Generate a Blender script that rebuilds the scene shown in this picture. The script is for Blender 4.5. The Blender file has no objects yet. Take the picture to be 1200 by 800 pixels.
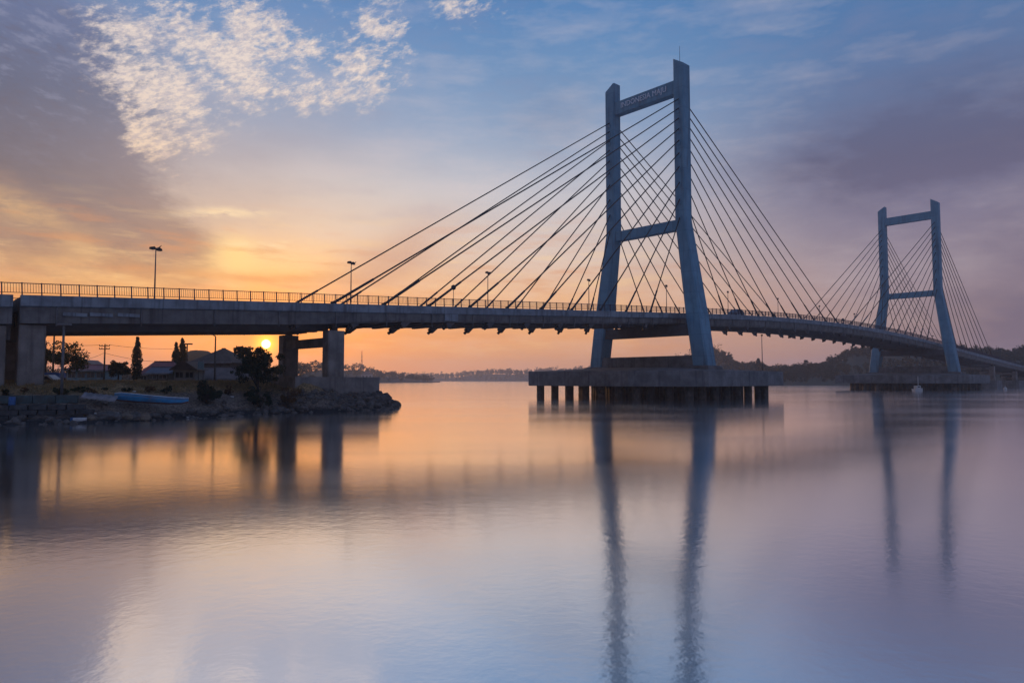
import bpy, math, random
import numpy as np
from mathutils import Vector, Matrix

SC = bpy.context.scene
COL = SC.collection
R = math.radians
rng = random.Random(7)

# ------------------------------------------------------------------ camera
CAM_H = 3.509
cam = bpy.data.cameras.new('camera')
cam.sensor_width = 36.0
cam.lens = 36.0 * 806.0 / 1200.0
cam.clip_start = 0.2
cam.clip_end = 6000
cam_o = bpy.data.objects.new('camera', cam)
COL.objects.link(cam_o)
cam_o.location = (0, 0, CAM_H)
cam_o.rotation_euler = (R(90 + 3.1816), 0, 0)
SC.camera = cam_o

# ------------------------------------------------------------------ colour management, sampling
SC.view_settings.view_transform = 'Standard'
SC.view_settings.look = 'None'
SC.view_settings.exposure = 0.0
SC.view_settings.gamma = 1.0
SC.render.engine = 'CYCLES'
cy = SC.cycles
cy.use_denoising = True
cy.max_bounces = 6
cy.diffuse_bounces = 2
cy.glossy_bounces = 3
cy.transmission_bounces = 2
cy.volume_bounces = 1
cy.transparent_max_bounces = 4
cy.sample_clamp_indirect = 6.0

# ------------------------------------------------------------------ world sky
SUN_AZ, SUN_EL = -19.7, 2.8          # degrees, azimuth from +Y towards +X


def lin(c):
    return tuple(((v / 255.0) / 12.92 if v / 255.0 <= 0.04045 else ((v / 255.0 + 0.055) / 1.055) ** 2.4) for v in c)


class X:
    """tiny expression builder for math nodes"""
    nt = None

    def __init__(s, sock):
        s.s = sock

    @staticmethod
    def op(o, *a):
        n = X.nt.nodes.new('ShaderNodeMath')
        n.operation = o
        for i, v in enumerate(a):
            if isinstance(v, X):
                X.nt.links.new(v.s, n.inputs[i])
            else:
                n.inputs[i].default_value = float(v)
        return X(n.outputs[0])

    def __add__(s, o): return X.op('ADD', s, o)
    __radd__ = __add__
    def __sub__(s, o): return X.op('SUBTRACT', s, o)
    def __rsub__(s, o): return X.op('SUBTRACT', o, s)
    def __mul__(s, o): return X.op('MULTIPLY', s, o)
    __rmul__ = __mul__
    def __truediv__(s, o): return X.op('DIVIDE', s, o)


def sstep(v, a, b):
    n = X.nt.nodes.new('ShaderNodeMapRange')
    n.interpolation_type = 'SMOOTHSTEP'
    X.nt.links.new(v.s, n.inputs['Value'])
    n.inputs['From Min'].default_value = a
    n.inputs['From Max'].default_value = b
    return X(n.outputs['Result'])


def ramp(v, lo, hi, stops):
    n = X.nt.nodes.new('ShaderNodeValToRGB')
    t = sstep_lin(v, lo, hi)
    X.nt.links.new(t.s, n.inputs[0])
    cr = n.color_ramp
    cr.interpolation = 'B_SPLINE' if len(stops) > 4 else 'LINEAR'
    cr.interpolation = 'LINEAR'
    while len(cr.elements) > 1:
        cr.elements.remove(cr.elements[-1])
    for i, (p, c) in enumerate(stops):
        e = cr.elements[0] if i == 0 else cr.elements.new((p - lo) / (hi - lo))
        e.position = (p - lo) / (hi - lo)
        e.color = (*lin(c), 1)
    return n.outputs[0]


def sstep_lin(v, a, b):
    n = X.nt.nodes.new('ShaderNodeMapRange')
    X.nt.links.new(v.s, n.inputs['Value'])
    n.inputs['From Min'].default_value = a
    n.inputs['From Max'].default_value = b
    return X(n.outputs['Result'])


def mixc(f, a, b):
    n = X.nt.nodes.new('ShaderNodeMix')
    n.data_type = 'RGBA'
    if isinstance(f, X):
        X.nt.links.new(f.s, n.inputs[0])
    else:
        n.inputs[0].default_value = f
    for k, v in ((6, a), (7, b)):
        if isinstance(v, tuple):
            n.inputs[k].default_value = (*v, 1)
        else:
            X.nt.links.new(v, n.inputs[k])
    return n.outputs[2]


def addc(f, a, b):
    o = mixc(f, a, b)
    o.node.blend_type = 'ADD'
    return o


def noise(vec, scale, detail=4, rough=0.55, dist=0.0):
    n = X.nt.nodes.new('ShaderNodeTexNoise')
    X.nt.links.new(vec, n.inputs['Vector'])
    n.inputs['Scale'].default_value = scale
    n.inputs['Detail'].default_value = detail
    n.inputs['Roughness'].default_value = rough
    n.inputs['Distortion'].default_value = dist
    return X(n.outputs['Fac'])


def comb(x, y, z=0.0):
    n = X.nt.nodes.new('ShaderNodeCombineXYZ')
    for i, v in enumerate((x, y, z)):
        if isinstance(v, X):
            X.nt.links.new(v.s, n.inputs[i])
        else:
            n.inputs[i].default_value = v
    return n.outputs[0]


def sky_deg(px, py):
    """sky direction (azimuth, elevation in degrees) of a feature measured in the photo"""
    th = R(3.1816)
    xc, zc = (px - 600) / 806.0, (400 - py) / 806.0
    v = (xc, math.cos(th) - zc * math.sin(th), math.sin(th) + zc * math.cos(th))
    return math.degrees(math.atan2(v[0], v[1])), math.degrees(math.atan2(v[2], math.hypot(v[0], v[1])))


world = bpy.data.worlds.new('World')
SC.world = world
world.use_nodes = True
nt = world.node_tree
nt.nodes.clear()
X.nt = nt
tc = nt.nodes.new('ShaderNodeTexCoord')
sep = nt.nodes.new('ShaderNodeSeparateXYZ')
nt.links.new(tc.outputs['Generated'], sep.inputs[0])
DX, DY, DZ = (X(sep.outputs[i]) for i in range(3))
DEG = 180 / math.pi
AZ = X.op('ARCTAN2', DX, DY) * DEG
EL = X.op('ARCSINE', X.op('MINIMUM', X.op('MAXIMUM', DZ, -1.0), 1.0)) * DEG
P2 = comb(AZ, EL, 0.0)
# slow warps that make every cloud edge ragged
W1 = noise(P2, 0.10, 5, 0.6) - 0.5
W2 = noise(comb(AZ + 37.0, EL * 1.6, 3.0), 0.12, 5, 0.6) - 0.5
AW = AZ + W1 * 7.0
EW = EL + W2 * 5.0


def blob(px, py, sa, se, rot=0.0, warp=1.0, amp=1.0):
    a0, e0 = sky_deg(px, py)
    a = (AZ + W1 * (7.0 * warp)) - a0
    e = (EL + W2 * (5.0 * warp)) - e0
    c, s = math.cos(R(rot)), math.sin(R(rot))
    u = (a * c + e * s) / sa
    v = (e * c - a * s) / se
    g = X.op('EXPONENT', (u * u + v * v) * -1.0)
    return g * amp if amp != 1.0 else g


def clamp01(v):
    return X.op('MINIMUM', X.op('MAXIMUM', v, 0.0), 1.0)


SKY_L = [(-2, (205, 122, 80)), (1, (222, 122, 62)), (3, (238, 132, 44)), (5.5, (239, 153, 76)), (8.5, (242, 182, 120)),
         (12, (230, 201, 174)), (16, (205, 196, 195)), (20, (158, 170, 194)), (25, (116, 148, 190)), (30, (82, 128, 182)), (90, (66, 96, 150))]
SKY_C = [(-2, (192, 134, 108)), (1, (210, 144, 108)), (4, (234, 162, 106)), (7, (233, 180, 138)), (10, (220, 194, 179)),
         (15, (196, 194, 201)), (20, (144, 165, 195)), (25, (104, 142, 186)), (30, (78, 126, 180)), (90, (66, 96, 150))]
SKY_R = [(-2, (150, 118, 120)), (1, (160, 124, 124)), (4, (170, 140, 138)), (7, (164, 143, 152)), (10, (152, 138, 154)),
         (15, (130, 130, 162)), (20, (102, 122, 162)), (25, (82, 118, 166)), (30, (72, 116, 168)), (90, (66, 96, 150))]
SKY_B = [(-2, (108, 102, 118)), (3, (112, 107, 127)), (12, (104, 110, 142)), (30, (86, 110, 154)), (90, (70, 98, 150))]
cL, cC, cR, cB = (ramp(EL, -2, 90, s) for s in (SKY_L, SKY_C, SKY_R, SKY_B))
col = mixc(sstep(AZ + W1 * 3.0, -20, 2), cL, cC)
col = mixc(sstep(AZ + W1 * 4.0, 4, 30), col, cR)
back = clamp01(sstep(X.op('ABSOLUTE', AZ), 45, 115))
col = mixc(back, col, cB)
# warm light round the sun
col = addc(clamp01(blob(312, 372, 6.5, 4.5, 0, 0.2, 0.42)), col, lin((255, 138, 22)))
# streaky texture over the whole sky
streak = noise(comb(AZ * 0.35, EL * 1.3, 5.0), 0.35, 5, 0.6)
col = mixc(clamp01((0.47 - streak) * 0.9), col, lin((150, 140, 165)))
col = mixc(clamp01((streak - 0.48) * 0.9), col, lin((226, 208, 206)))
# bright cloud edge above the sun and bands near it
hot = blob(270, 302, 1.5, 1.35, 0, 0.12, 0.95) + blob(322, 302, 4.2, 1.1, 0, 0.5, 0.40)
col = mixc(clamp01(hot), col, lin((255, 224, 158)))
# dark cloud bank on the left and its tongue towards the sun
bank_n = noise(comb(AZ * 0.5 + EL * 0.25, EL * 1.0, 9.0), 0.30, 6, 0.62)
bank_f = noise(comb(AZ * 0.7 + EL * 0.5, EL * 1.5, 15.0), 0.9, 5, 0.65)
bank = (blob(0, 80, 9.0, 6.5, -20, 0.7, 1.2) + blob(50, 160, 7.0, 3.6, -30, 0.7, 1.1) + blob(110, 232, 6.5, 2.6, -38, 0.5, 0.75)
        + blob(80, 285, 9.0, 2.6, -8, 0.5, 0.78) + blob(190, 288, 4.4, 2.1, -40, 0.3, 0.85) + blob(-160, 60, 16, 14, 0, 0.8, 0.9))
bank = clamp01(sstep(bank * (0.50 + bank_n * 0.70 + (bank_f - 0.5) * 1.1), 0.02, 1.10))
bank_col = ramp(EL + W1 * 3.0, 4, 26, [(4, (208, 138, 82)), (7, (186, 132, 98)), (10, (146, 115, 108)), (14, (104, 95, 108)), (19, (88, 92, 118)), (26, (100, 114, 154))])
bank_col = mixc(sstep(bank_f, 0.50, 0.68) * sstep(EL, 12, 22) * 0.40, bank_col, lin((150, 152, 178)))
bank_col = mixc(sstep(bank_f, 0.48, 0.34) * 0.30, bank_col, lin((92, 82, 98)))
col = mixc(bank * 0.95, col, bank_col)
veil = clamp01((blob(225, 205, 8.0, 5.0, -20, 0.6, 0.50) + blob(330, 150, 9, 3.5, 0, 0.8, 0.30)) * (0.5 + bank_n))
col = mixc(veil, col, ramp(EL, 5, 20, [(5, (214, 150, 96)), (11, (186, 156, 142)), (20, (142, 146, 168))]))
hot2 = clamp01(blob(276, 302, 1.9, 1.2, 0, 0.2, 0.75) + blob(330, 322, 6.0, 0.8, 0, 0.4, 0.45))
col = mixc(hot2, col, lin((255, 212, 138)))
# lit gaps under the bank
gap = clamp01(blob(15, 245, 4.2, 1.2, -14, 0.7, 0.8) + blob(115, 318, 5.0, 0.9, -3, 0.6, 0.9) + blob(95, 290, 2.4, 0.6, -6, 0.7, 0.5))
gap = gap * sstep(noise(comb(AZ * 0.45, EL * 1.4, 2.0), 0.5, 5, 0.6), 0.30, 0.62)
col = mixc(gap * 0.62, col, lin((250, 196, 128)))
wisp = clamp01(blob(262, 249, 3.2, 0.35, 5, 0.25, 0.9) + blob(305, 289, 3.4, 0.3, 3, 0.3, 0.6))
wisp = wisp * sstep(noise(comb(AZ * 0.8, EL * 2.6, 2.0), 0.7, 4, 0.6), 0.35, 0.6)
col = mixc(wisp * 0.8, col, lin((255, 226, 180)))
bars = clamp01(blob(310, 325, 8, 0.45, 1, 0.3, 0.55) + blob(330, 398, 7, 0.22, 0, 0.2, 0.35))
col = mixc(bars, col, lin((226, 150, 84)))
lay = noise(comb(AZ * 0.16, EL * 1.05, 31.0), 0.9, 5, 0.6)
low = sstep(EL, 1.0, 4.0) * (1.0 - sstep(EL, 9.0, 15.0)) * (1.0 - sstep(AZ, 2.0, 24.0))
col = mixc(clamp01(sstep(lay, 0.50, 0.68) * low) * 0.42, col, lin((214, 138, 88)))
col = mixc(clamp01(sstep(lay, 0.48, 0.32) * low) * 0.30, col, lin((255, 212, 148)))
smudge = clamp01(blob(468, 302, 4.5, 2.2, 28, 0.6, 0.60) + blob(420, 330, 3.0, 1.0, 10, 0.6, 0.3))
col = mixc(smudge, col, lin((196, 150, 134)))
# soft violet clouds on the right
vio_n = noise(comb(AZ * 0.30, EL * 0.75, 4.0), 0.30, 5, 0.55)
vio = blob(1045, 165, 11, 4.8, 14, 0.6, 1.0) + blob(1150, 150, 9, 4.5, 0, 0.6, 0.5) + blob(1205, 375, 7.0, 4.2, 16, 0.5, 0.75) + blob(650, 140, 5, 3, 0, 0.8, 0.35) + blob(1330, 260, 16, 9, 0, 0.6, 0.6)
vio_f = noise(comb(AZ * 0.55 + EL * 0.3, EL * 1.2, 17.0), 0.55, 5, 0.6)
vio = clamp01(vio * (0.20 + vio_n * 1.15 + (vio_f - 0.5) * 0.7))
col = mixc(vio * 0.88, col, ramp(EL, 2, 22, [(2, (108, 94, 120)), (10, (102, 91, 118)), (16, (90, 87, 116)), (22, (86, 100, 138))]))
# altocumulus flock, top left
fl_u = AZ * 0.94 + EL * 0.34
fl_v = EL * 0.94 - AZ * 0.34
fl_w = noise(comb(AZ, EL, 12.0), 0.5, 3, 0.5) - 0.5
fl = noise(comb(fl_u * 0.75 + fl_w * 0.5, fl_v * 1.7 + fl_w * 0.5, 1.0), 1.25, 7, 0.70)
fl_big = noise(comb(AZ, EL * 1.2, 20.0), 0.30, 3, 0.55)
reg = (blob(165, 55, 5.0, 5.0, 0, 0.5, 0.95) + blob(265, 62, 5.5, 4.2, -10, 0.6, 0.98) + blob(345, 85, 4.6, 2.6, -6, 0.5, 0.75) + blob(425, 85, 4.2, 2.8, -4, 0.5, 0.95)
       + blob(195, 165, 3.4, 2.8, 0, 0.5, 0.75) + blob(470, 35, 3.6, 1.7, 0, 0.8, 0.60) + blob(555, 8, 3.2, 1.0, 0, 0.7, 0.75) + blob(330, -60, 14, 4, 0, 0.8, 0.5))
reg = clamp01(reg)
flm = clamp01(sstep(fl + (fl_big - 0.5) * 0.95 + reg * 0.37 - 0.337, 0.34, 0.66)) * sstep(reg, 0.05, 0.75)
fl_col = mixc(sstep(EL + W1 * 4.0, 10, 24), lin((248, 208, 164)), lin((236, 218, 206)))
fl_f = noise(comb(fl_u * 0.9, fl_v * 2.0, 7.0), 1.9, 4, 0.65)
fl_col = mixc(sstep(fl_f, 0.62, 0.36) * 0.6, fl_col, mixc(sstep(EL, 12, 20), lin((196, 160, 146)), lin((168, 166, 184))))
col = mixc(flm * 0.92, col, fl_col)
# elsewhere (behind and above the camera) the same thin broken cloud goes on
oth = noise(comb(DX / (DZ + 0.25), DY / (DZ + 0.25), 0.0), 1.6, 6, 0.6)
othm = sstep(oth, 0.46, 0.72) * sstep(X.op('ABSOLUTE', AZ), 44, 80)
col = mixc(othm * 0.45, col, lin((140, 140, 166)))
# sun disc
ca, sa_ = math.cos(R(SUN_EL)), math.sin(R(SUN_EL))
sd = (ca * math.sin(R(SUN_AZ)), ca * math.cos(R(SUN_AZ)), sa_)
dot = DX * sd[0] + DY * sd[1] + DZ * sd[2]
ang = X.op('ARCCOSINE', X.op('MINIMUM', dot, 0.9999999)) * DEG
halo = X.op('EXPONENT', ang * -0.48)
col = mixc(clamp01(halo * 0.95), col, lin((246, 122, 14)))
halo2 = X.op('EXPONENT', ang * ang * -1.6)
col = addc(halo2 * 1.0, col, (2.2, 0.85, 0.05))
disc = 1.0 - sstep(ang, 0.26, 0.38)
vm = nt.nodes.new('ShaderNodeVectorMath')
vm.operation = 'SCALE'
vm.inputs[0].default_value = (14.0, 8.5, 2.2)
nt.links.new(disc.s, vm.inputs['Scale'])
va = nt.nodes.new('ShaderNodeVectorMath')
va.operation = 'ADD'
nt.links.new(col, va.inputs[0])
nt.links.new(vm.outputs[0], va.inputs[1])
bg = nt.nodes.new('ShaderNodeBackground')
bg.inputs['Strength'].default_value = 1.0
nt.links.new(va.outputs[0], bg.inputs['Color'])
sky = nt.nodes.new('ShaderNodeTexSky')          # the clear dusk air behind the clouds
sky.sky_type = 'NISHITA'
sky.sun_disc = False
sky.sun_elevation = R(SUN_EL)
sky.sun_rotation = R(SUN_AZ)
bg2 = nt.nodes.new('ShaderNodeBackground')
bg2.inputs['Strength'].default_value = 0.012
nt.links.new(sky.outputs[0], bg2.inputs['Color'])
ads = nt.nodes.new('ShaderNodeAddShader')
nt.links.new(bg.outputs[0], ads.inputs[0])
nt.links.new(bg2.outputs[0], ads.inputs[1])
wo = nt.nodes.new('ShaderNodeOutputWorld')
nt.links.new(ads.outputs[0], wo.inputs['Surface'])
world.cycles.sample_map_resolution = 2048

# ------------------------------------------------------------------ sun
sun = bpy.data.lights.new('sun', 'SUN')
sun.energy = 0.9
sun.angle = R(0.53)
sun.color = (1.0, 0.48, 0.16)
sun_o = bpy.data.objects.new('sun', sun)
COL.objects.link(sun_o)
sun_o.rotation_euler = Vector((-sd[0], -sd[1], -sd[2])).to_track_quat('-Z', 'Y').to_euler()
sun_o.location = (-300, 800, 200)


# ================================================================== helpers
class MB:
    def __init__(s):
        s.v, s.f, s.sm = [], [], []

    def add(s, vs, fs, smooth=False):
        o = len(s.v)
        s.v += [tuple(p) for p in vs]
        for f in fs:
            s.f.append(tuple(i + o for i in f))
            s.sm.append(smooth)
        return s

    def box(s, x0, x1, y0, y1, z0, z1):
        vs = [(x0, y0, z0), (x1, y0, z0), (x1, y1, z0), (x0, y1, z0), (x0, y0, z1), (x1, y0, z1), (x1, y1, z1), (x0, y1, z1)]
        return s.add(vs, [(3, 2, 1, 0), (4, 5, 6, 7), (0, 1, 5, 4), (1, 2, 6, 5), (2, 3, 7, 6), (3, 0, 4, 7)])

    def loft(s, rings, cap=True, smooth=False):
        n = len(rings[0])
        vs = [p for r in rings for p in r]
        fs = []
        for i in range(len(rings) - 1):
            for j in range(n):
                k = (j + 1) % n
                fs.append((i * n + j, i * n + k, (i + 1) * n + k, (i + 1) * n + j))
        o = len(s.v)
        s.add(vs, fs, smooth)
        if cap:
            s.f.append(tuple(o + j for j in reversed(range(n))))
            s.sm.append(False)
            s.f.append(tuple(o + (len(rings) - 1) * n + j for j in range(n)))
            s.sm.append(False)
        return s

    def tube(s, pts, rad, n=6, cap=True):
        pts = [Vector(p) for p in pts]
        if not isinstance(rad, (list, tuple)):
            rad = [rad] * len(pts)
        rings = []
        for i, p in enumerate(pts):
            d = (pts[min(i + 1, len(pts) - 1)] - pts[max(i - 1, 0)]).normalized()
            a = Vector((0, 0, 1)) if abs(d.z) < 0.9 else Vector((1, 0, 0))
            u = d.cross(a).normalized()
            w = u.cross(d)
            rings.append([p + (u * math.cos(2 * math.pi * k / n) + w * math.sin(2 * math.pi * k / n)) * rad[i] for k in range(n)])
        return s.loft(rings, cap, True)

    def bar(s, a, b, wx, wz):
        a, b = Vector(a), Vector(b)
        d = (b - a).normalized()
        up = Vector((0, 0, 1)) if abs(d.z) < 0.95 else Vector((1, 0, 0))
        u = d.cross(up).normalized()
        w = u.cross(d)
        ring = lambda p: [p + u * (sx * wx / 2) + w * (sz * wz / 2) for sx, sz in ((-1, -1), (1, -1), (1, 1), (-1, 1))]
        return s.loft([ring(a), ring(b)])

    def mesh(s, name, mat):
        me = bpy.data.meshes.new(name)
        me.from_pydata(s.v, [], s.f)
        me.polygons.foreach_set('use_smooth', s.sm)
        me.materials.append(mat)
        me.update()
        return me

    def build(s, name, mat, parent=None, loc=(0, 0, 0)):
        return link(name, s.mesh(name, mat), parent, loc)


def link(name, me, parent=None, loc=(0, 0, 0), rz=0.0):
    o = bpy.data.objects.new(name, me)
    COL.objects.link(o)
    o.location = loc
    o.rotation_euler = (0, 0, rz)
    if parent is not None:
        o.parent = parent
    return o


def tag(o, label=None, cat=None, group=None, kind=None):
    if label: o['label'] = label
    if cat: o['category'] = cat
    if group: o['group'] = group
    if kind: o['kind'] = kind
    return o


def thing(name, label, cat, loc=(0, 0, 0), rz=0.0, group=None):
    return tag(link(name, None, None, loc, rz), label, cat, group)


def copy_tree(o, parent=None):
    c = o.copy()
    COL.objects.link(c)
    c.parent = parent
    for ch in o.children:
        copy_tree(ch, c)
    return c


# ------------------------------------------------------------------ materials
def new_mat(name):
    m = bpy.data.materials.new(name)
    m.use_nodes = True
    t = m.node_tree
    X.nt = t
    b = t.nodes['Principled BSDF']
    return m, t, b


def mat(name, c1, c2=None, scale=1.0, rough=0.8, bump=0.0, streak=0.0, metal=0.0, stain=None, stretch=(1, 1, 1), spec=0.3, joints=None):
    m, t, b = new_mat(name)
    b.inputs['Roughness'].default_value = rough
    b.inputs['Metallic'].default_value = metal
    b.inputs['Specular IOR Level'].default_value = spec
    c2 = c2 or tuple(v * 0.7 for v in c1)
    geo = t.nodes.new('ShaderNodeNewGeometry')
    mp = t.nodes.new('ShaderNodeMapping')
    mp.inputs['Scale'].default_value = stretch
    t.links.new(geo.outputs['Position'], mp.inputs['Vector'])
    n = noise(mp.outputs[0], scale, 6, 0.6)
    col = mixc(sstep(n, 0.3, 0.7), c2, c1)
    if streak:
        mp2 = t.nodes.new('ShaderNodeMapping')
        mp2.inputs['Scale'].default_value = (1, 1, 0.06)
        t.links.new(geo.outputs['Position'], mp2.inputs['Vector'])
        s = noise(mp2.outputs[0], 1.6, 5, 0.65)
        col = mixc(sstep(s, 0.48, 0.72) * streak, col, stain or tuple(v * 0.35 for v in c1))
    if joints:                       # pour joints: thin dark lines, each lift a little different in tone
        oc = t.nodes.new('ShaderNodeTexCoord')
        os_ = t.nodes.new('ShaderNodeSeparateXYZ')
        t.links.new(oc.outputs['Object'], os_.inputs[0])
        q = X(os_.outputs[joints[0]]) / joints[1]
        fr = X.op('FRACT', q)
        wn = t.nodes.new('ShaderNodeTexWhiteNoise')
        wn.noise_dimensions = '1D'
        t.links.new(X.op('FLOOR', q).s, wn.inputs['W'])
        col = mixc(X(wn.outputs[0]) * 0.30, col, c2)
        col = mixc((1.0 - sstep(X.op('MINIMUM', fr, 1.0 - fr), 0.004, 0.014)) * 0.45, col, tuple(v * 0.45 for v in c2))
    t.links.new(col, b.inputs['Base Color'])
    if bump:
        bn = t.nodes.new('ShaderNodeBump')
        bn.inputs['Strength'].default_value = bump
        bn.inputs['Distance'].default_value = 0.05
        t.links.new(n.s, bn.inputs['Height'])
        t.links.new(bn.outputs[0], b.inputs['Normal'])
    return m


M = {}
M['paint'] = mat('pylon paint', (0.150, 0.305, 0.42), (0.105, 0.230, 0.33), 0.4, 0.65, 0.1, 0.8, stain=(0.075, 0.13, 0.175), spec=0.2, joints=(2, 3.9))
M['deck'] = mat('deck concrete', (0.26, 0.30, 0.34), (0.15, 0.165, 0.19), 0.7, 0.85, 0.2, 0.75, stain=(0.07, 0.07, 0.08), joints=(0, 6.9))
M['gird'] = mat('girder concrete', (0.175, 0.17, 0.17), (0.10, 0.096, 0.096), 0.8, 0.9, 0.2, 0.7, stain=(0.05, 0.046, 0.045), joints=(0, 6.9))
M['conc'] = mat('pier concrete', (0.23, 0.215, 0.205), (0.135, 0.125, 0.12), 0.6, 0.9, 0.2, 0.7, stain=(0.09, 0.085, 0.08))
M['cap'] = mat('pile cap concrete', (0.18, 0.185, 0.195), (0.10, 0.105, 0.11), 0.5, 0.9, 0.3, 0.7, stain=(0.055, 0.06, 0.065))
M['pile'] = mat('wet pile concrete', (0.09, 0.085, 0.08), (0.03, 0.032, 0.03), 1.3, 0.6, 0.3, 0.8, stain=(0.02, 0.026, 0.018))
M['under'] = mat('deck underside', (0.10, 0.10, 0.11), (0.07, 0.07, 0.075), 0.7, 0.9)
M['cable'] = mat('cable sheath', (0.035, 0.035, 0.04), (0.03, 0.03, 0.033), 1.0, 0.5)
M['rail'] = mat('railing paint', (0.06, 0.05, 0.08), (0.045, 0.04, 0.06), 2.0, 0.6)
M['asphalt'] = mat('asphalt', (0.055, 0.055, 0.06), (0.045, 0.045, 0.05), 2.0, 0.9)
M['white'] = mat('white lettering', (0.60, 0.68, 0.76), (0.56, 0.64, 0.72), 2.0, 0.6)
M['steel'] = mat('galvanised steel', (0.16, 0.165, 0.175), (0.11, 0.11, 0.12), 3.0, 0.55, metal=0.3)
M['dark'] = mat('dark metal', (0.03, 0.03, 0.035), (0.022, 0.022, 0.025), 3.0, 0.5)
M['glass'] = mat('lamp glass', (0.25, 0.26, 0.28), (0.2, 0.2, 0.22), 3.0, 0.2, spec=0.6)
M['wood'] = mat('weathered wood', (0.10, 0.075, 0.06), (0.06, 0.045, 0.035), 4.0, 0.9, 0.2)
M['bark'] = mat('bark', (0.07, 0.055, 0.045), (0.04, 0.03, 0.025), 5.0, 0.95, 0.3)
M['hillside'] = mat('wooded hillside', (0.03, 0.045, 0.036), (0.02, 0.03, 0.025), 0.15, 0.95)
M['rock'] = mat('bank stone', (0.14, 0.128, 0.12), (0.06, 0.055, 0.053), 1.6, 0.95, 0.5)
M['brock'] = mat('brown boulder', (0.19, 0.15, 0.115), (0.10, 0.08, 0.062), 2.2, 0.95, 0.5)
M['wallteal'] = mat('faded teal plaster', (0.07, 0.115, 0.13), (0.06, 0.07, 0.07), 1.3, 0.95, 0.3, 0.6)
M['wallstone'] = mat('dark stone walling', (0.075, 0.08, 0.085), (0.035, 0.036, 0.04), 2.5, 0.95, 0.5)
M['blue'] = mat('worn blue boat paint', (0.04, 0.26, 0.50), (0.03, 0.17, 0.36), 1.5, 0.55, 0.2, 0.5, stain=(0.13, 0.16, 0.18))
M['bluep'] = mat('blue plastic', (0.03, 0.11, 0.30), (0.025, 0.09, 0.24), 2.0, 0.5)
M['redhull'] = mat('rusty red antifouling', (0.11, 0.045, 0.03), (0.06, 0.03, 0.025), 2.0, 0.8)
M['foam'] = mat('dirty white foam', (0.62, 0.64, 0.66), (0.45, 0.46, 0.48), 3.0, 0.8)
M['sheet'] = mat('grey sheet metal', (0.26, 0.25, 0.27), (0.16, 0.15, 0.16), 2.0, 0.7)
M['roofp'] = mat('purple red roof tiles', (0.30, 0.135, 0.14), (0.20, 0.095, 0.10), 1.5, 0.85)
M['roofg'] = mat('grey sheet roof', (0.19, 0.15, 0.14), (0.13, 0.105, 0.10), 1.0, 0.8)
M['roofb'] = mat('slate blue sheet roof', (0.13, 0.15, 0.19), (0.10, 0.11, 0.14), 1.0, 0.8)
M['roofd'] = mat('dark roof', (0.10, 0.075, 0.065), (0.065, 0.05, 0.042), 1.2, 0.85)
M['wallp'] = mat('pale plaster wall', (0.34, 0.32, 0.31), (0.24, 0.22, 0.21), 1.0, 0.9, 0.0, 0.5)
M['wallt'] = mat('pale blue plaster', (0.22, 0.33, 0.38), (0.17, 0.25, 0.29), 1.0, 0.9, 0.0, 0.4)
M['walld'] = mat('brown plaster wall', (0.12, 0.10, 0.09), (0.08, 0.07, 0.06), 1.0, 0.9, 0.0, 0.5)
M['window'] = mat('dark window glass', (0.03, 0.035, 0.04), (0.025, 0.028, 0.032), 1.0, 0.15, spec=0.6)
M['trim'] = mat('white trim', (0.24, 0.23, 0.22), (0.18, 0.17, 0.17), 1.0, 0.7)
M['skin'] = mat('black feathers', (0.02, 0.02, 0.02), (0.015, 0.015, 0.015), 5.0, 0.8)
M['carpaint'] = mat('pale blue car paint', (0.20, 0.27, 0.35), (0.19, 0.25, 0.33), 0.5, 0.35, spec=0.5)
M['whitepaint'] = mat('white boat paint', (0.5, 0.5, 0.5), (0.42, 0.42, 0.42), 1.0, 0.5)
M['mastred'] = mat('red mast paint', (0.32, 0.06, 0.05), (0.25, 0.05, 0.04), 1.0, 0.7)


def leafmat(name, c1, c2):
    m, t, b = new_mat(name)
    geo = t.nodes.new('ShaderNodeNewGeometry')
    n = noise(geo.outputs['Position'], 0.9, 4, 0.6)
    n2 = noise(geo.outputs['Position'], 6.0, 2, 0.6)
    col = mixc(sstep(n * 0.6 + n2 * 0.4, 0.35, 0.65), c2, c1)
    t.links.new(col, b.inputs['Base Color'])
    b.inputs['Roughness'].default_value = 0.75
    b.inputs['Specular IOR Level'].default_value = 0.2
    tr = t.nodes.new('ShaderNodeBsdfTranslucent')
    t.links.new(col, tr.inputs[0])
    mx = t.nodes.new('ShaderNodeMixShader')
    mx.inputs[0].default_value = 0.3
    t.links.new(b.outputs[0], mx.inputs[1])
    t.links.new(tr.outputs[0], mx.inputs[2])
    t.links.new(mx.outputs[0], t.nodes['Material Output'].inputs['Surface'])
    return m


M['leaf'] = leafmat('broad leaves', (0.055, 0.075, 0.03), (0.03, 0.042, 0.02))
M['leafd'] = leafmat('dark leaves', (0.035, 0.05, 0.028), (0.02, 0.03, 0.018))
M['leafl'] = leafmat('light leaves', (0.08, 0.11, 0.03), (0.045, 0.065, 0.02))
M['leafo'] = leafmat('dry orange shrub', (0.16, 0.085, 0.035), (0.09, 0.055, 0.03))
M['forest'] = leafmat('forest leaves', (0.03, 0.05, 0.038), (0.018, 0.03, 0.024))
M['grass'] = leafmat('dry grass', (0.38, 0.26, 0.13), (0.16, 0.14, 0.065))


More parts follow.
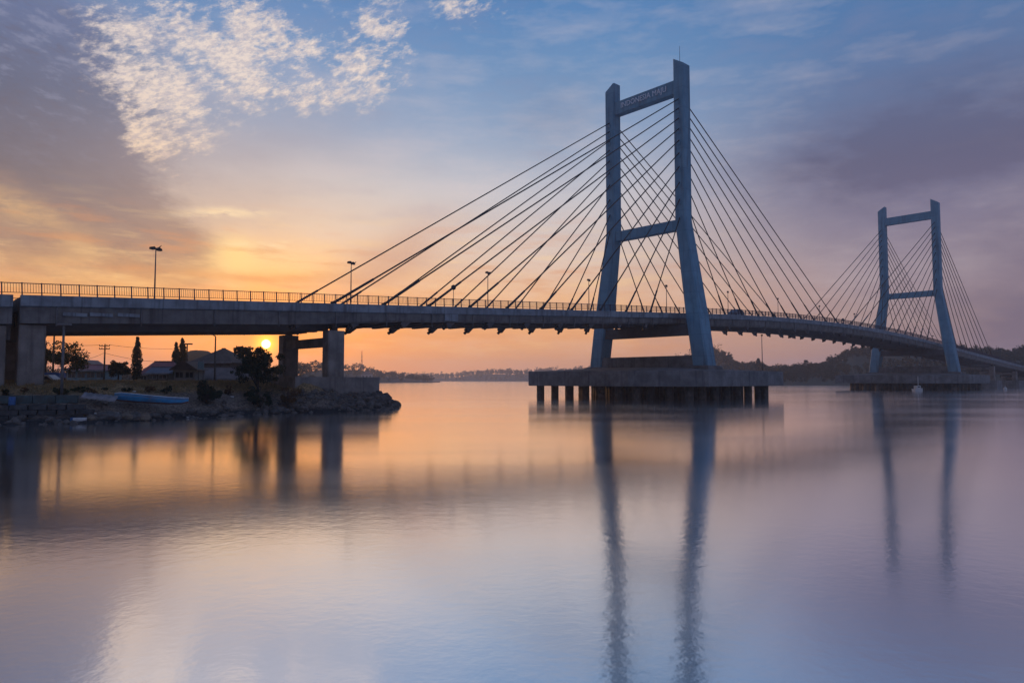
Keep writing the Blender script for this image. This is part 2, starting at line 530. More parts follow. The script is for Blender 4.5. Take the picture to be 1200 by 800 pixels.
def ground_mat():
    m, t, b = new_mat('bank ground')
    geo = t.nodes.new('ShaderNodeNewGeometry')
    sp = t.nodes.new('ShaderNodeSeparateXYZ')
    t.links.new(geo.outputs['Position'], sp.inputs[0])
    z = X(sp.outputs[2])
    n = noise(geo.outputs['Position'], 0.8, 6, 0.65)
    n2 = noise(geo.outputs['Position'], 5.0, 5, 0.65)
    grass = mixc(sstep(n2, 0.35, 0.65), (0.11, 0.085, 0.045), (0.34, 0.23, 0.12))
    soil = mixc(sstep(n2, 0.3, 0.7), (0.08, 0.066, 0.056), (0.24, 0.195, 0.16))
    col = mixc(sstep(z + (n - 0.5) * 1.4, 1.9, 2.6), soil, grass)
    wet = mixc(sstep(n2, 0.3, 0.7), (0.018, 0.018, 0.02), (0.045, 0.045, 0.05))
    col = mixc(sstep(z + (n - 0.5) * 0.5, 0.25, 0.8), wet, col)
    t.links.new(col, b.inputs['Base Color'])
    b.inputs['Roughness'].default_value = 0.95
    b.inputs['Specular IOR Level'].default_value = 0.15
    bn = t.nodes.new('ShaderNodeBump')
    bn.inputs['Strength'].default_value = 0.7
    bn.inputs['Distance'].default_value = 0.15
    t.links.new(n2.s, bn.inputs['Height'])
    t.links.new(bn.outputs[0], b.inputs['Normal'])
    return m


M['ground'] = ground_mat()


def water_mat():
    m, t, b = new_mat('long exposure water')
    t.nodes.remove(b)
    geo = t.nodes.new('ShaderNodeNewGeometry')
    pos = geo.outputs['Position']
    sp_ = t.nodes.new('ShaderNodeSeparateXYZ')
    t.links.new(pos, sp_.inputs[0])
    n1 = noise(pos, 2.6, 3, 0.55)
    n2 = noise(pos, 7.0, 2, 0.6)
    n3 = noise(pos, 0.10, 3, 0.5)
    bn = t.nodes.new('ShaderNodeBump')
    bn.inputs['Strength'].default_value = 0.13
    bn.inputs['Distance'].default_value = 0.025
    t.links.new((n1 + n2 * 0.45).s, bn.inputs['Height'])
    gl = t.nodes.new('ShaderNodeBsdfGlossy')
    gl.inputs['Color'].default_value = (1, 1, 1, 1)
    n4 = noise(comb(X(sp_.outputs[0]) * 0.02, X(sp_.outputs[1]) * 0.07, 0.0), 1.0, 4, 0.6)
    rg = n3 * 0.04 + sstep(n4, 0.40, 0.62) * 0.035 + 0.090
    t.links.new(rg.s, gl.inputs['Roughness'])
    t.links.new(bn.outputs[0], gl.inputs['Normal'])
    df = t.nodes.new('ShaderNodeBsdfDiffuse')
    df.inputs['Color'].default_value = (0.20, 0.20, 0.21, 1)
    fr = t.nodes.new('ShaderNodeFresnel')
    fr.inputs['IOR'].default_value = 1.33
    fac = clamp01(X(fr.outputs[0]) * 0.07 + 0.93)
    mx = t.nodes.new('ShaderNodeMixShader')
    t.links.new(fac.s, mx.inputs[0])
    t.links.new(df.outputs[0], mx.inputs[1])
    t.links.new(gl.outputs[0], mx.inputs[2])
    t.links.new(mx.outputs[0], t.nodes['Material Output'].inputs['Surface'])
    return m


M['water'] = water_mat()

# ================================================================== water
w = MB()
w.add([(-2580, -300, 0), (2580, -300, 0), (2580, 2580, 0), (-2580, 2580, 0)], [(0, 1, 2, 3)])
tag(w.build('water', M['water']), kind='structure')

# ================================================================== land
SHORE = [(-165, 18), (-110, 31), (-70, 43), (-39.6, 53.5), (-34.3, 55.6), (-29.8, 60.3), (-27.8, 64.4), (-25.6, 69.1), (-23, 74.5),
         (-19.4, 78.8), (-17.2, 80.2), (-15.6, 83.5), (-15.2, 88), (-16.6, 95), (-19.5, 99.5), (-25, 106), (-34, 118), (-52, 165), (-78, 262), (-165, 262)]
PH = R(42.545)
BX, BY = 26.557, 133.774
dvec = np.array([math.cos(PH), math.sin(PH)])
wvec = np.array([-math.sin(PH), math.cos(PH)])


def bridge_pt(t, wv, h):
    return Vector((BX + dvec[0] * t + wvec[0] * wv, BY + dvec[1] * t + wvec[1] * wv, h))


def vnoise(x, y, seed=0):
    """smooth value noise in numpy"""
    x = np.asarray(x, float)
    y = np.asarray(y, float)
    xi, yi = np.floor(x).astype(np.int64), np.floor(y).astype(np.int64)
    fx, fy = x - xi, y - yi
    fx, fy = fx * fx * (3 - 2 * fx), fy * fy * (3 - 2 * fy)

    def h(a, b):
        n = (a * 374761393 + b * 668265263 + seed * 974711) & 0x7fffffff
        n = ((n ^ (n >> 13)) * 1274126177) & 0x7fffffff
        return ((n ^ (n >> 16)) & 0xffff) / 65535.0
    return (h(xi, yi) * (1 - fx) + h(xi + 1, yi) * fx) * (1 - fy) + (h(xi, yi + 1) * (1 - fx) + h(xi + 1, yi + 1) * fx) * fy


def shore_dist(x, y):
    x = np.asarray(x, float)
    y = np.asarray(y, float)
    dmin = np.full(x.shape, 1e9)
    inside = np.zeros(x.shape, bool)
    n = len(SHORE)
    for i in range(n):
        x0, y0 = SHORE[i]
        x1, y1 = SHORE[(i + 1) % n]
        dx, dy = x1 - x0, y1 - y0
        c = (y0 > y) != (y1 > y)
        with np.errstate(divide='ignore', invalid='ignore'):
            xi = (x1 - x0) * (y - y0) / (y1 - y0 if y1 != y0 else 1e-9) + x0
        inside ^= c & (x < xi)
        if i >= n - 2:
            continue          # the two closing edges lie inland
        tt = np.clip(((x - x0) * dx + (y - y0) * dy) / (dx * dx + dy * dy), 0, 1)
        dmin = np.minimum(dmin, np.hypot(x - x0 - tt * dx, y - y0 - tt * dy))
    return np.where(inside, dmin, -dmin)


def land_h(x, y):
    x = np.asarray(x, float)
    y = np.asarray(y, float)
    wob = (vnoise(x * 0.35, y * 0.35, 1) - 0.5) * 1.6 + (vnoise(x * 1.1, y * 1.1, 2) - 0.5) * 0.8
    dd = shore_dist(x, y) + wob
    prof = np.interp(dd, [-6, -1, 0, 1.0, 2.2, 3.2, 7.0, 9.0, 30, 60], [-1.2, -0.4, 0.02, 0.35, 1.15, 1.6, 2.95, 3.25, 3.42, 3.45])
    t = (x - BX) * dvec[0] + (y - BY) * dvec[1]
    lim = np.interp(t, [-78, -71, -66, -60], [3.45, 2.1, 1.45, 0.6])
    lim = np.where((x > -60), lim, np.maximum(lim, 3.45 * (dd > 14)))
    lim = np.maximum(lim, np.interp((x - BX) * wvec[0] + (y - BY) * wvec[1], [8, 24], [0, 3.2]))
    h = np.minimum(prof, lim)
    wv = (x - BX) * wvec[0] + (y - BY) * wvec[1]
    berm = np.interp(t, [-79, -75, -70.5, -64.5, -62.5], [0.5, 3.25, 1.9, 1.55, -0.8]) - np.maximum(0, -8.1 - wv) * np.interp(t, [-76, -70], [0.75, 0.62])
    h = np.where((wv < 8) & (t > -79) & (t < -62), np.maximum(h, berm), h)
    rough = (vnoise(x * 2.3, y * 2.3, 3) - 0.5) * 0.34 + (vnoise(x * 0.8, y * 0.8, 4) - 0.5) * 0.35
    return h + rough * np.clip(1 - (h - 2.8) / 0.6, 0.12, 1) * (h > -0.3)


def lz(x, y):
    return float(land_h(np.array([x]), np.array([y]))[0])


xs = np.concatenate([np.arange(-165, -62, 2.5), np.arange(-62, -10.0, 0.33)])
ys = np.concatenate([np.arange(16, 48, 2.0), np.arange(48, 102, 0.33), np.arange(102, 263, 2.5)])
gx, gy = np.meshgrid(xs, ys)
gz = land_h(gx, gy)
b = MB()
nx = len(xs)
b.v = list(zip(gx.ravel().tolist(), gy.ravel().tolist(), gz.ravel().tolist()))
for j in range(len(ys) - 1):
    for i in range(nx - 1):
        k = j * nx + i
        if max(gz[j, i], gz[j + 1, i], gz[j, i + 1], gz[j + 1, i + 1]) > -0.5:
            b.f.append((k, k + 1, k + nx + 1, k + nx))
b.sm = [True] * len(b.f)
tag(b.build('river_bank', M['ground']), kind='structure')


def polar_land(name, table, seed):
    """far shore: table rows are (bearing px, shore distance, ridge distance, ridge height)"""
    tb = np.array(table, float)
    nb, nr = 160, 26
    pxs = np.linspace(tb[0, 0], tb[-1, 0], nb)
    rs, rr, hh = (np.interp(pxs, tb[:, 0], tb[:, k]) for k in (1, 2, 3))
    m = MB()
    H = []
    for i, p in enumerate(pxs):
        for j in range(nr):
            u = j / (nr - 1) * 1.8
            y = rs[i] + (rr[i] - rs[i]) * u + (vnoise(p * 0.06, 0, seed) - 0.5) * rs[i] * 0.03
            s = u if u < 1 else 1 - 0.5 * (u - 1)
            h = -0.4 + min(1.6, 12 * u) + max(0.0, hh[i] - 1.5) * (s * s * (3 - 2 * s)) * (0.82 + 0.36 * vnoise(p * 0.05, u * 4, seed + 1))
            x = (p - 600) / 806.0 * y
            m.v.append((x, y, h))
    for i in range(nb - 1):
        for j in range(nr - 1):
            k = i * nr + j
            m.f.append((k, k + nr, k + nr + 1, k + 1))
            m.sm.append(True)
    tag(m.build(name, M['hillside']), kind='structure')

    def pick(p, u):
        i = int(round((p - tb[0, 0]) / (tb[-1, 0] - tb[0, 0]) * (nb - 1)))
        j = int(round(u / 1.8 * (nr - 1)))
        return m.v[max(0, min(nb - 1, i)) * nr + max(0, min(nr - 1, j))]
    return pick


def ridge(top_y, dist, tree=8.0):
    return max(0.5, CAM_H + (446.3 - top_y) / 806.0 * dist - tree - 1.5)


T_LEFT = [(p, rs, rr, ridge(ty, rr, tr)) for p, rs, rr, ty, tr in (
    (-150, 225, 420, 440, 6), (150, 235, 420, 440, 6), (300, 262, 430, 435, 6), (345, 300, 480, 429, 6), (372, 480, 700, 427, 6), (400, 680, 900, 428, 6),
    (430, 740, 930, 431, 6), (445, 780, 950, 436, 6), (465, 800, 950, 438, 5), (485, 840, 950, 442, 4), (505, 880, 950, 447, 2), (516, 900, 950, 447, 0.5))]
pick_left = polar_land('headland', T_LEFT, 21)
T_RIGHT = [(p, rs, rr, ridge(ty, rr, tr)) for p, rs, rr, ty, tr in (
    (420, 1900, 2100, 440, 9), (490, 1750, 1950, 440, 9), (530, 1650, 1850, 439, 9), (560, 1600, 1800, 435, 9), (600, 1550, 1750, 436, 9), (640, 1500, 1700, 434, 9),
    (700, 1200, 1400, 431, 9), (745, 800, 1000, 428, 8), (770, 720, 900, 424, 7), (800, 640, 800, 424, 7), (835, 560, 740, 413, 6), (850, 520, 720, 416, 6), (872, 480, 660, 426, 6),
    (900, 440, 600, 428, 6), (950, 420, 600, 427, 6), (972, 410, 610, 423, 6), (1000, 405, 640, 411, 5), (1025, 400, 660, 404, 5), (1060, 390, 660, 402, 5), (1100, 375, 640, 407, 5),
    (1140, 345, 620, 412, 5), (1170, 320, 610, 412, 5), (1200, 300, 600, 407, 5), (1260, 290, 580, 401, 5), (1340, 280, 560, 399, 5))]
pick_right = polar_land('far_shore', T_RIGHT, 33)


# ------------------------------------------------------------------ foliage
def leaf_quads(m, c, r, n, size, rnd, flat=1.0):
    """n small leaf faces scattered through one clump"""
    for _ in range(n):
        while True:
            q = Vector((rnd.uniform(-1, 1), rnd.uniform(-1, 1), rnd.uniform(-1, 1)))
            if q.length <= 1:
                break
        q = Vector((q.x * r, q.y * r, q.z * r * flat)) + Vector(c)
        a = Vector((rnd.gauss(0, 1), rnd.gauss(0, 1), rnd.gauss(0, 1))).normalized()
        bb = a.cross(Vector((rnd.gauss(0, 1), rnd.gauss(0, 1), rnd.gauss(0, 1)))).normalized()
        s = size * rnd.uniform(0.6, 1.3)
        o = len(m.v)
        m.v += [tuple(q - a * s), tuple(q + bb * s * 0.5), tuple(q + a * s), tuple(q - bb * s * 0.5)]
        m.f.append((o, o + 1, o + 2, o + 3))
        m.sm.append(False)


def far_forest(name, pick, p0, p1, n, seed, hmin=5, hmax=9):
    rnd = random.Random(seed)
    m = MB()
    for i in range(n):
        p = rnd.uniform(p0, p1)
        u = rnd.choice((rnd.uniform(0.12, 1.15), rnd.uniform(0.75, 1.1)))
        x, y, z = pick(p, u)
        x += rnd.uniform(-4, 4)
        y += rnd.uniform(-5, 5)
        H = rnd.uniform(hmin, hmax) * (0.55 if u < 0.25 else 1.0) * rnd.choice((1, 1, 1, 1.25))
        k = y / 600.0
        for q in range(6):
            cr = H * rnd.uniform(0.16, 0.28)
            c = (x + rnd.gauss(0, H * 0.16), y + rnd.gauss(0, H * 0.16), z + H * rnd.uniform(0.25, 0.92))
            leaf_quads(m, c, cr, 16, 0.62 * (0.6 + 0.5 * k), rnd, 0.8)
        m.tube([(x, y, z - 0.5), (x, y, z + H * 0.6)], [0.25, 0.12], 4, False)
    tag(m.build(name, M['forest']), kind='stuff')


far_forest('forest', pick_left, -100, 505, 700, 3, 5, 9)
far_forest('forest', pick_right, 425, 840, 750, 4, 8, 14)
far_forest('forest', pick_right, 820, 1335, 1900, 5, 4, 7)


def make_tree(name, label, cat, loc, H, W, kind, lm, seed, group=None, n=2600, leaf=0.16):
    rnd = random.Random(seed)
    root = thing(name, label, cat, loc, 0, group)
    tr, cr = MB(), MB()
    if kind == 'column':
        tr.tube([(0, 0, -0.2), (0.03, 0, H * 0.5), (0, 0.02, H * 0.93)], [0.14, 0.09, 0.03], 7)
        for k in range(46):
            z = H * (0.06 + 0.94 * k / 45)
            u = (z / H)
            rad = W * 0.5 * (0.72 + 0.4 * math.sin(u * 2.4 + 0.5)) * (1 - max(0, u - 0.55) * 1.55) * rnd.uniform(0.75, 1.15)
            for q in range(3):
                a = rnd.uniform(0, 6.28)
                leaf_quads(cr, (math.cos(a) * rad * 0.55, math.sin(a) * rad * 0.55, z), max(0.14, rad * 0.6), n // 138, leaf, rnd, 1.3)
    elif kind == 'palm':
        tr.tube([(0, 0, -0.2), (0.15, 0, H * 0.4), (0.1, 0.1, H * 0.8)], [0.2, 0.15, 0.13], 7)
        for k in range(26):
            a = rnd.uniform(0, 6.28)
            el = rnd.uniform(-0.4, 1.2)
            L = W * 0.55 * rnd.uniform(0.8, 1.1)
            pts = [Vector((0.1 + math.cos(a) * L * s, 0.1 + math.sin(a) * L * s, H * 0.8 + L * (math.sin(el) * s - 0.7 * s * s))) for s in (0, 0.33, 0.66, 1)]
            side = Vector((-math.sin(a), math.cos(a), 0))
            for i in range(3):
                wd = (0.12, 0.3, 0.26, 0.04)
                cr.add([pts[i] - side * wd[i], pts[i] + side * wd[i], pts[i + 1] + side * wd[i + 1], pts[i + 1] - side * wd[i + 1]], [(0, 1, 2, 3)])
                for q in range(10):
                    leaf_quads(cr, pts[i].lerp(pts[i + 1], rnd.random()), 0.35, 1, 0.3, rnd)
    else:
        nb = 9
        tips = []
        tr.tube([(0, 0, -0.3), (W * 0.02, 0, H * 0.25), (0, W * 0.02, H * 0.55), (W * 0.03, 0, H * 0.85)], [H * 0.035, H * 0.028, H * 0.018, H * 0.006], 8)
        for k in range(nb):
            a = k * 2.4 + rnd.uniform(-0.4, 0.4)
            z0 = H * rnd.uniform(0.15, 0.5)
            r = W * 0.5 * rnd.uniform(0.55, 0.95)
            z1 = H * rnd.uniform(0.45, 0.92)
            if kind == 'layer':
                z1 = z0 + H * rnd.uniform(0.05, 0.28)
            if kind == 'shrub':
                z0, z1 = 0.0, H * rnd.uniform(0.4, 0.95)
            tip = Vector((math.cos(a) * r, math.sin(a) * r, z1))
            mid = Vector((math.cos(a) * r * 0.5, math.sin(a) * r * 0.5, z0 + (z1 - z0) * 0.62))
            tr.tube([(0, 0, z0), mid, tip], [H * 0.014, H * 0.009, H * 0.003], 5)
            tips += [tip, mid.lerp(tip, 0.5)] + ([] if kind == 'open' else [mid])
        nc = 22 if kind == 'shrub' else (58 if n > 7000 else 40)
        cl = []
        for k in range(nc):
            if rnd.random() < 0.6:
                c = rnd.choice(tips) + Vector((rnd.gauss(0, W * 0.07), rnd.gauss(0, W * 0.07), rnd.gauss(0, H * 0.04)))
            else:
                a = rnd.uniform(0, 6.28)
                z = rnd.uniform(0.25 if kind != 'open' else 0.4, 1.0)
                rr = W * 0.5 * math.sqrt(max(0.05, 1 - ((z - 0.5) / 0.55) ** 2)) * rnd.uniform(0.3, 0.95)
                c = Vector((math.cos(a) * rr, math.sin(a) * rr, H * z))
            if kind == 'layer':
                c.z = min(c.z, H * (1.0 - 0.5 * math.hypot(c.x, c.y) / (W * 0.5)))
            if kind == 'shrub':
                c.z *= 0.8
            cl.append(c)
        for c in cl:
            r = min(W, H) * (rnd.uniform(0.07, 0.17) if kind in ('shrub', 'open') else rnd.uniform(0.09, 0.20))
            leaf_quads(cr, c, r, n // nc, leaf, rnd, 0.45 if kind == 'layer' else 0.8)
    tr.build('trunk' if kind != 'shrub' else 'stems', M['bark'], root)
    cr.build('crown', M[lm], root)
    return root


# ================================================================== the cable-stayed bridge (local x along it, y across, z up)
def deck_top(t):
    s = abs(t - 74.0)
    return 17.92 - (0.05 / 130.0) * s * s if s < 65 else 17.92 - 1.625 - 0.05 * (s - 65)


T0, T1 = -101.2, 330.0
bridge = thing('cable_stayed_bridge', 'long cable stayed road bridge with two blue grey H shaped pylons standing in the water', 'bridge', (BX, BY, 0), PH)

ts = [T0 + (T1 - T0) * k / 120 for k in range(121)]


def sweep(m, section, tlist):
    m.loft([[(t, y, deck_top(t) + z) for y, z in section] for t in tlist])


m = MB()
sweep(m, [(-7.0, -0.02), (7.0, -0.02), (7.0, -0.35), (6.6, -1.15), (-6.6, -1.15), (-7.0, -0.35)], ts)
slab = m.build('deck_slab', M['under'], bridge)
m = MB()
sweep(m, [(-6.6, 0.0), (6.6, 0.0), (6.6, -0.015), (-6.6, -0.015)], ts)
m.build('carriageway', M['asphalt'], bridge)
for sgn in (-1, 1):
    m = MB()
    sec = [(7.0, 0.12), (7.6, 0.12), (7.6, -0.82), (7.45, -0.9), (7.0, -0.9)]
    sec = [(sgn * y, z) for y, z in sec]
    sweep(m, sec if sgn > 0 else sec[::-1], ts)
    m.build('kerb_beam', M['deck'], bridge)
    m = MB()
    rings = []
    for t in ts:
        k = min(1.0, max(0.0, (-62 - t) / 12.0))
        dp = -1.95 - 0.4 * k
        if t > 0:
            dp = -2.3
        rings.append([(t, sgn * y, deck_top(t) + z) for y, z in ((6.2, -0.92), (7.38, -0.92), (7.38, dp + 0.25 - 0.25 * k), (7.2, dp), (6.2, dp))])
    if sgn < 0:
        rings = [r[::-1] for r in rings]
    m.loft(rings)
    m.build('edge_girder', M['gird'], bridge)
# approach girders under the first span
for y in (-4.2, -1.4, 1.4, 4.2):
    m = MB()
    tl = [T0 + 0.3 + (30.5) * k / 8 for k in range(9)]
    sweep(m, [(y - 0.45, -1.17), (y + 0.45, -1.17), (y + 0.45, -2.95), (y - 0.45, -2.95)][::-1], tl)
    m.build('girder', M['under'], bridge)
m = MB().box(-0.25, 0.25, -6.15, 6.15, -2.15, -1.17)
fb = m.mesh('floor_beam', M['under'])
t = -68.0
while t < 226:
    if abs(t) > 2.5 and abs(t - 150) > 2.5:
        link('floor_beam', fb, bridge, (t, 0, deck_top(t)))
    t += 3.45
# ledges on the outer face of the first span
cb = MB().box(-0.95, 0.95, -0.22, 0.0, -0.16, 0.16).mesh('ledge', M['deck'])
for t in (-97.1, -95.0, -92.7):
    link('ledge', cb, bridge, (t, -7.385, deck_top(t) - 1.55))
m = MB().box(-1.1, 1.1, -0.12, 0.0, -0.5, 0.5)
link('access_hatch', m.mesh('access_hatch', M['deck']), bridge, (-53.9, -7.385, deck_top(-54) - 1.3))

dp_ = MB().tube([(0, 0, 0), (0, 0, -0.9), (0, 0, -1.75)], 0.07, 6).mesh('drain_pipe', M['steel'])
t = -98.5
while t < 140:
    if abs(t) > 3:
        link('drain_pipe', dp_, bridge, (t, -7.47, deck_top(t) - 0.86))
    t += 6.9

# pylons
SEC = [(-1, -0.72), (-0.72, -1), (0.72, -1), (1, -0.72), (1, 0.72), (0.72, 1), (-0.72, 1), (-1, 0.72)]


def leg_centre(h):
    return 8.33 if h >= 33.2 else 8.33 + (33.2 - h) * 0.1465


def leg_half(h):
    return 1.16 if h > 33.5 else (1.16 + (33.5 - h) / 18.0 * 0.40 if h > 15.5 else 1.56)


for T in (0.0, 150.0):
    for sgn in (-1, 1):
        m = MB()
        rings = []
        hs = [5.6, 7, 10, 15, 20, 25, 29, 31.5, 33.2, 35, 42, 50, 58, 62.6]
        for h in hs:
            c, r = leg_centre(h), leg_half(h)
            k = 0.42
            pts = []
            for ux, uy in SEC:
                px = math.copysign(r - (r * 0.28 if abs(ux) < 1 else 0) * 0.6, ux)
                py = math.copysign(r - (r * 0.28 if abs(uy) < 1 else 0) * 0.6, uy)
                z = h
                if h == hs[-1]:                      # slanted top, high on the inner side
                    z = 63.1 - (py + r) / (2 * r) * 1.5 + 1.35
                pts.append((T + px, sgn * (c + py), z))
            rings.append(pts if sgn > 0 else pts[::-1])
        m.loft(rings)
        leg = m.build('pylon_leg', M['paint'], bridge)
        foot = MB().loft([[(T + x * q, sgn * 12.2 + y * q, z) for x, y in ((-1, -1), (1, -1), (1, 1), (-1, 1))] for q, z in ((2.4, 5.2), (2.3, 5.95), (1.75, 6.1))])
        foot.build('leg_plinth', M['cap'], leg)
        ap = MB().box(-0.1, 0.1, -0.3, 0.3, -1.0, -0.3).mesh('anchor_plate', M['paint'])
        for h in [56.3, 54.5, 52.6, 50.6, 48.4, 46.0, 43.4, 40.4, 37.2, 34.4]:
            for q in (-1, 1):
                link('anchor_plate', ap, leg, (T + q * 1.163, sgn * 8.33, h))

    ub = MB().box(T - 0.85, T + 0.85, -7.2, 7.2, 57.75, 60.3).build('upper_crossbeam', M['paint'], bridge)
    lb = MB().box(T - 0.85, T + 0.85, -7.2, 7.2, 31.6, 33.5).build('lower_crossbeam', M['paint'], bridge)
    MB().box(T - 1.15, T + 1.15, -10.3, 10.3, 11.75, deck_top(T) - 2.2).build('deck_crossbeam', M['under'], bridge)
    MB().box(T - 1.3, T + 1.3, -10.75, 10.75, 5.3, 7.95).build('tie_beam', M['cap'], bridge)
    if T == 0.0:
        cu = bpy.data.curves.new('lettering', 'FONT')
        cu.body = 'INDONESIA MAJU'
        cu.size = 1.55
        cu.extrude = 0.06
        cu.align_x = 'CENTER'
        cu.align_y = 'CENTER'
        cu.resolution_u = 2
        to = bpy.data.objects.new('lettering', cu)
        COL.objects.link(to)
        bpy.context.view_layer.update()
        me = bpy.data.meshes.new_from_object(to.evaluated_get(bpy.context.evaluated_depsgraph_get()))
        bpy.data.objects.remove(to)
        me.materials.clear()
        me.materials.append(M['white'])
        let = link('lettering', me, ub, (T - 0.92, 0, 59.15))
        let.rotation_euler = (R(90), 0, R(-90))
        let.scale = (0.9, 1.0, 1.0)
        MB().tube([(0, -8.0, 63.6), (0, -8.0, 67.0)], [0.05, 0.03], 6).build('lightning_rod', M['dark'], bridge)
    # pile cap: hexagon with two clipped corners, sloping top
    hexa = [(-17.0, 16.0), (-14.6, -6.4), (-8.3, -18.3), (20.2, -17.2), (14.6, 6.4), (8.3, 18.3)]
    if T > 0:
        hexa = [(-19.4, 18.2), (-14.6, -6.4), (-8.3, -18.3), (20.6, -17.4), (14.6, 6.4), (8.3, 18.3)]
    m = MB()
    m.loft([[(T + x * q, y * q, z) for x, y in hexa] for q, z in ((0.995, 2.35), (1.0, 2.45), (1.0, 5.02), (0.995, 5.1))], cap=True)
    m.loft([[(T + x * q, y * q, z) for x, y in hexa] for q, z in ((0.97, 5.104), (0.42, 5.75), (0.35, 5.8))])
    cap = m.build('pile_cap', M['cap'], bridge)
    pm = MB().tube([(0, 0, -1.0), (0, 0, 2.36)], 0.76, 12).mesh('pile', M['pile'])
    rowsx = [-14.6, -10.4, -6.2, -2, 2.2, 6.4, 10.6, 14.6]
    n_p = 0
    for i in range(-5, 6):
        for j in range(-5, 6):
            x, y = i * 4.0 + 0.3, j * 4.0 - 2.0
            inside = all((hexa[(k + 1) % 6][0] - hexa[k][0]) * (y - hexa[k][1]) - (hexa[(k + 1) % 6][1] - hexa[k][1]) * (x - hexa[k][0]) > 1.0 * math.hypot(hexa[(k + 1) % 6][0] - hexa[k][0], hexa[(k + 1) % 6][1] - hexa[k][1]) for k in range(6))
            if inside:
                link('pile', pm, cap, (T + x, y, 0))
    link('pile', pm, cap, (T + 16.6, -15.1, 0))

# stays
HT = [56.3, 54.5, 52.6, 50.6, 48.4, 46.0, 43.4, 40.4, 37.2, 33.9]
for T in (0.0, 150.0):
    for side in (-1, 1):
        for sgn in (-1, 1):
            for k in range(10):
                run = 9.25 + 6.9 * (9 - k)
                te = T + side * run
                A = Vector((T + side * 1.1, sgn * 8.33, HT[k]))
                Bp = Vector((te, sgn * 7.22, deck_top(te) + 0.1))
                dirn = (Bp - A).normalized()
                cab = MB().tube([A, Bp], 0.105, 6).build('stay_cable', M['cable'], bridge)
                L = 6.5 if k < 4 else 4.5
                MB().tube([Bp - dirn * L, Bp - dirn * 0.6, Bp], [0.15, 0.17, 0.26], 7).build('cable_sleeve', M['cable'], cab)
                # anchor block under the girder, in line with the cable
                drop = 2.35
                s0, s1 = 1.3 / -dirn.z, 2.75 / -dirn.z
                s1 = min(s1, 5.8)
                s0 = min(s0, 3.2)
                P0, P1 = Bp + dirn * s0, Bp + dirn * s1
                P0.y = P1.y = sgn * 6.75
                ab = MB().bar(P0, P1, 0.75, 0.75)
                ab.build('anchor_block', M['under'], bridge)
                P2_ = P1 + dirn * 0.55
                P2_.y = P1.y
                MB().tube([P1, P2_], 0.24, 7).build('anchor_stub', M['dark'], cab)

# railings
pl = 1.44
m = MB()
m.box(-0.045, 0.045, -0.06, 0.06, 0.0, 1.12)
m.box(0.047, pl - 0.047, -0.035, 0.035, 1.02, 1.09)
m.box(0.047, pl - 0.047, -0.025, 0.025, 0.20, 0.25)
for k in range(1, 7):
    x = pl * k / 7
    m.box(x - 0.016, x + 0.016, -0.016, 0.016, 0.251, 1.019)
rp = m.mesh('railing_panel', M['rail'])
far_rail = MB()
t = T0 + 0.1
while t < 229.5:
    s = math.atan2(deck_top(t + pl) - deck_top(t), pl)
    o = link('railing_panel', rp, bridge, (t, -7.35, deck_top(t) + 0.12))
    o.rotation_euler = (0, -s, 0)
    z0, z1 = deck_top(t) + 0.12, deck_top(t + pl) + 0.12
    far_rail.box(t - 0.045, t + 0.045, 7.3, 7.42, z0, z0 + 1.1)
    far_rail.bar((t, 7.35, z0 + 1.05), (t + pl, 7.35, z1 + 1.05), 0.07, 0.07)
    far_rail.bar((t, 7.35, z0 + 0.22), (t + pl, 7.35, z1 + 0.22), 0.05, 0.05)
    for k in range(1, 7):
        x = t + pl * k / 7
        far_rail.box(x - 0.016, x + 0.016, 7.334, 7.366, z0 + 0.22, z0 + 1.05)
    t += pl
while t < T1 - 2:
    z0, z1 = deck_top(t) + 0.12, deck_top(t + pl) + 0.12
    for y in (-7.35, 7.35):
        far_rail.box(t - 0.045, t + 0.045, y - 0.06, y + 0.06, z0, z0 + 1.1)
        far_rail.bar((t, y, z0 + 1.05), (t + pl, y, z1 + 1.05), 0.07, 0.07)
        far_rail.bar((t, y, z0 + 0.22), (t + pl, y, z1 + 0.22), 0.05, 0.05)
    t += pl
tag(far_rail.build('railing', M['rail'], bridge), kind='stuff')


# piers of the bridge
def column(parent, t, y, z0, z1, lt=2.1, lw=1.6, mt='conc', name='pier_column'):
    m = MB()
    c = 0.12
    x0, x1, y0, y1 = t - lt / 2, t + lt / 2, y - lw / 2, y + lw / 2
    ring = [(x0 + c, y0), (x1 - c, y0), (x1, y0 + c), (x1, y1 - c), (x1 - c, y1), (x0 + c, y1), (x0, y1 - c), (x0, y0 + c)]
    zs = [z0, z0 + (z1 - z0) * 0.5 - 0.02, z0 + (z1 - z0) * 0.5 - 0.02, z0 + (z1 - z0) * 0.5 + 0.02, z0 + (z1 - z0) * 0.5 + 0.02, z1]
    ins = [0, 0, 0.025, 0.025, 0, 0]
    cx, cy_ = (x0 + x1) / 2, (y0 + y1) / 2
    rings = [[(cx + (x - cx) * (1 - q / lt * 2), cy_ + (yy - cy_) * (1 - q / lw * 2), z) for x, yy in ring] for z, q in zip(zs, ins)]
    return m.loft(rings).build(name, M[mt], parent)


def bearing(parent, t, y, z0, z1):
    return MB().box(t - 0.35, t + 0.35, y - 0.35, y + 0.35, z0 + 0.003, z1 - 0.003).build('bearing', M['dark'], parent)


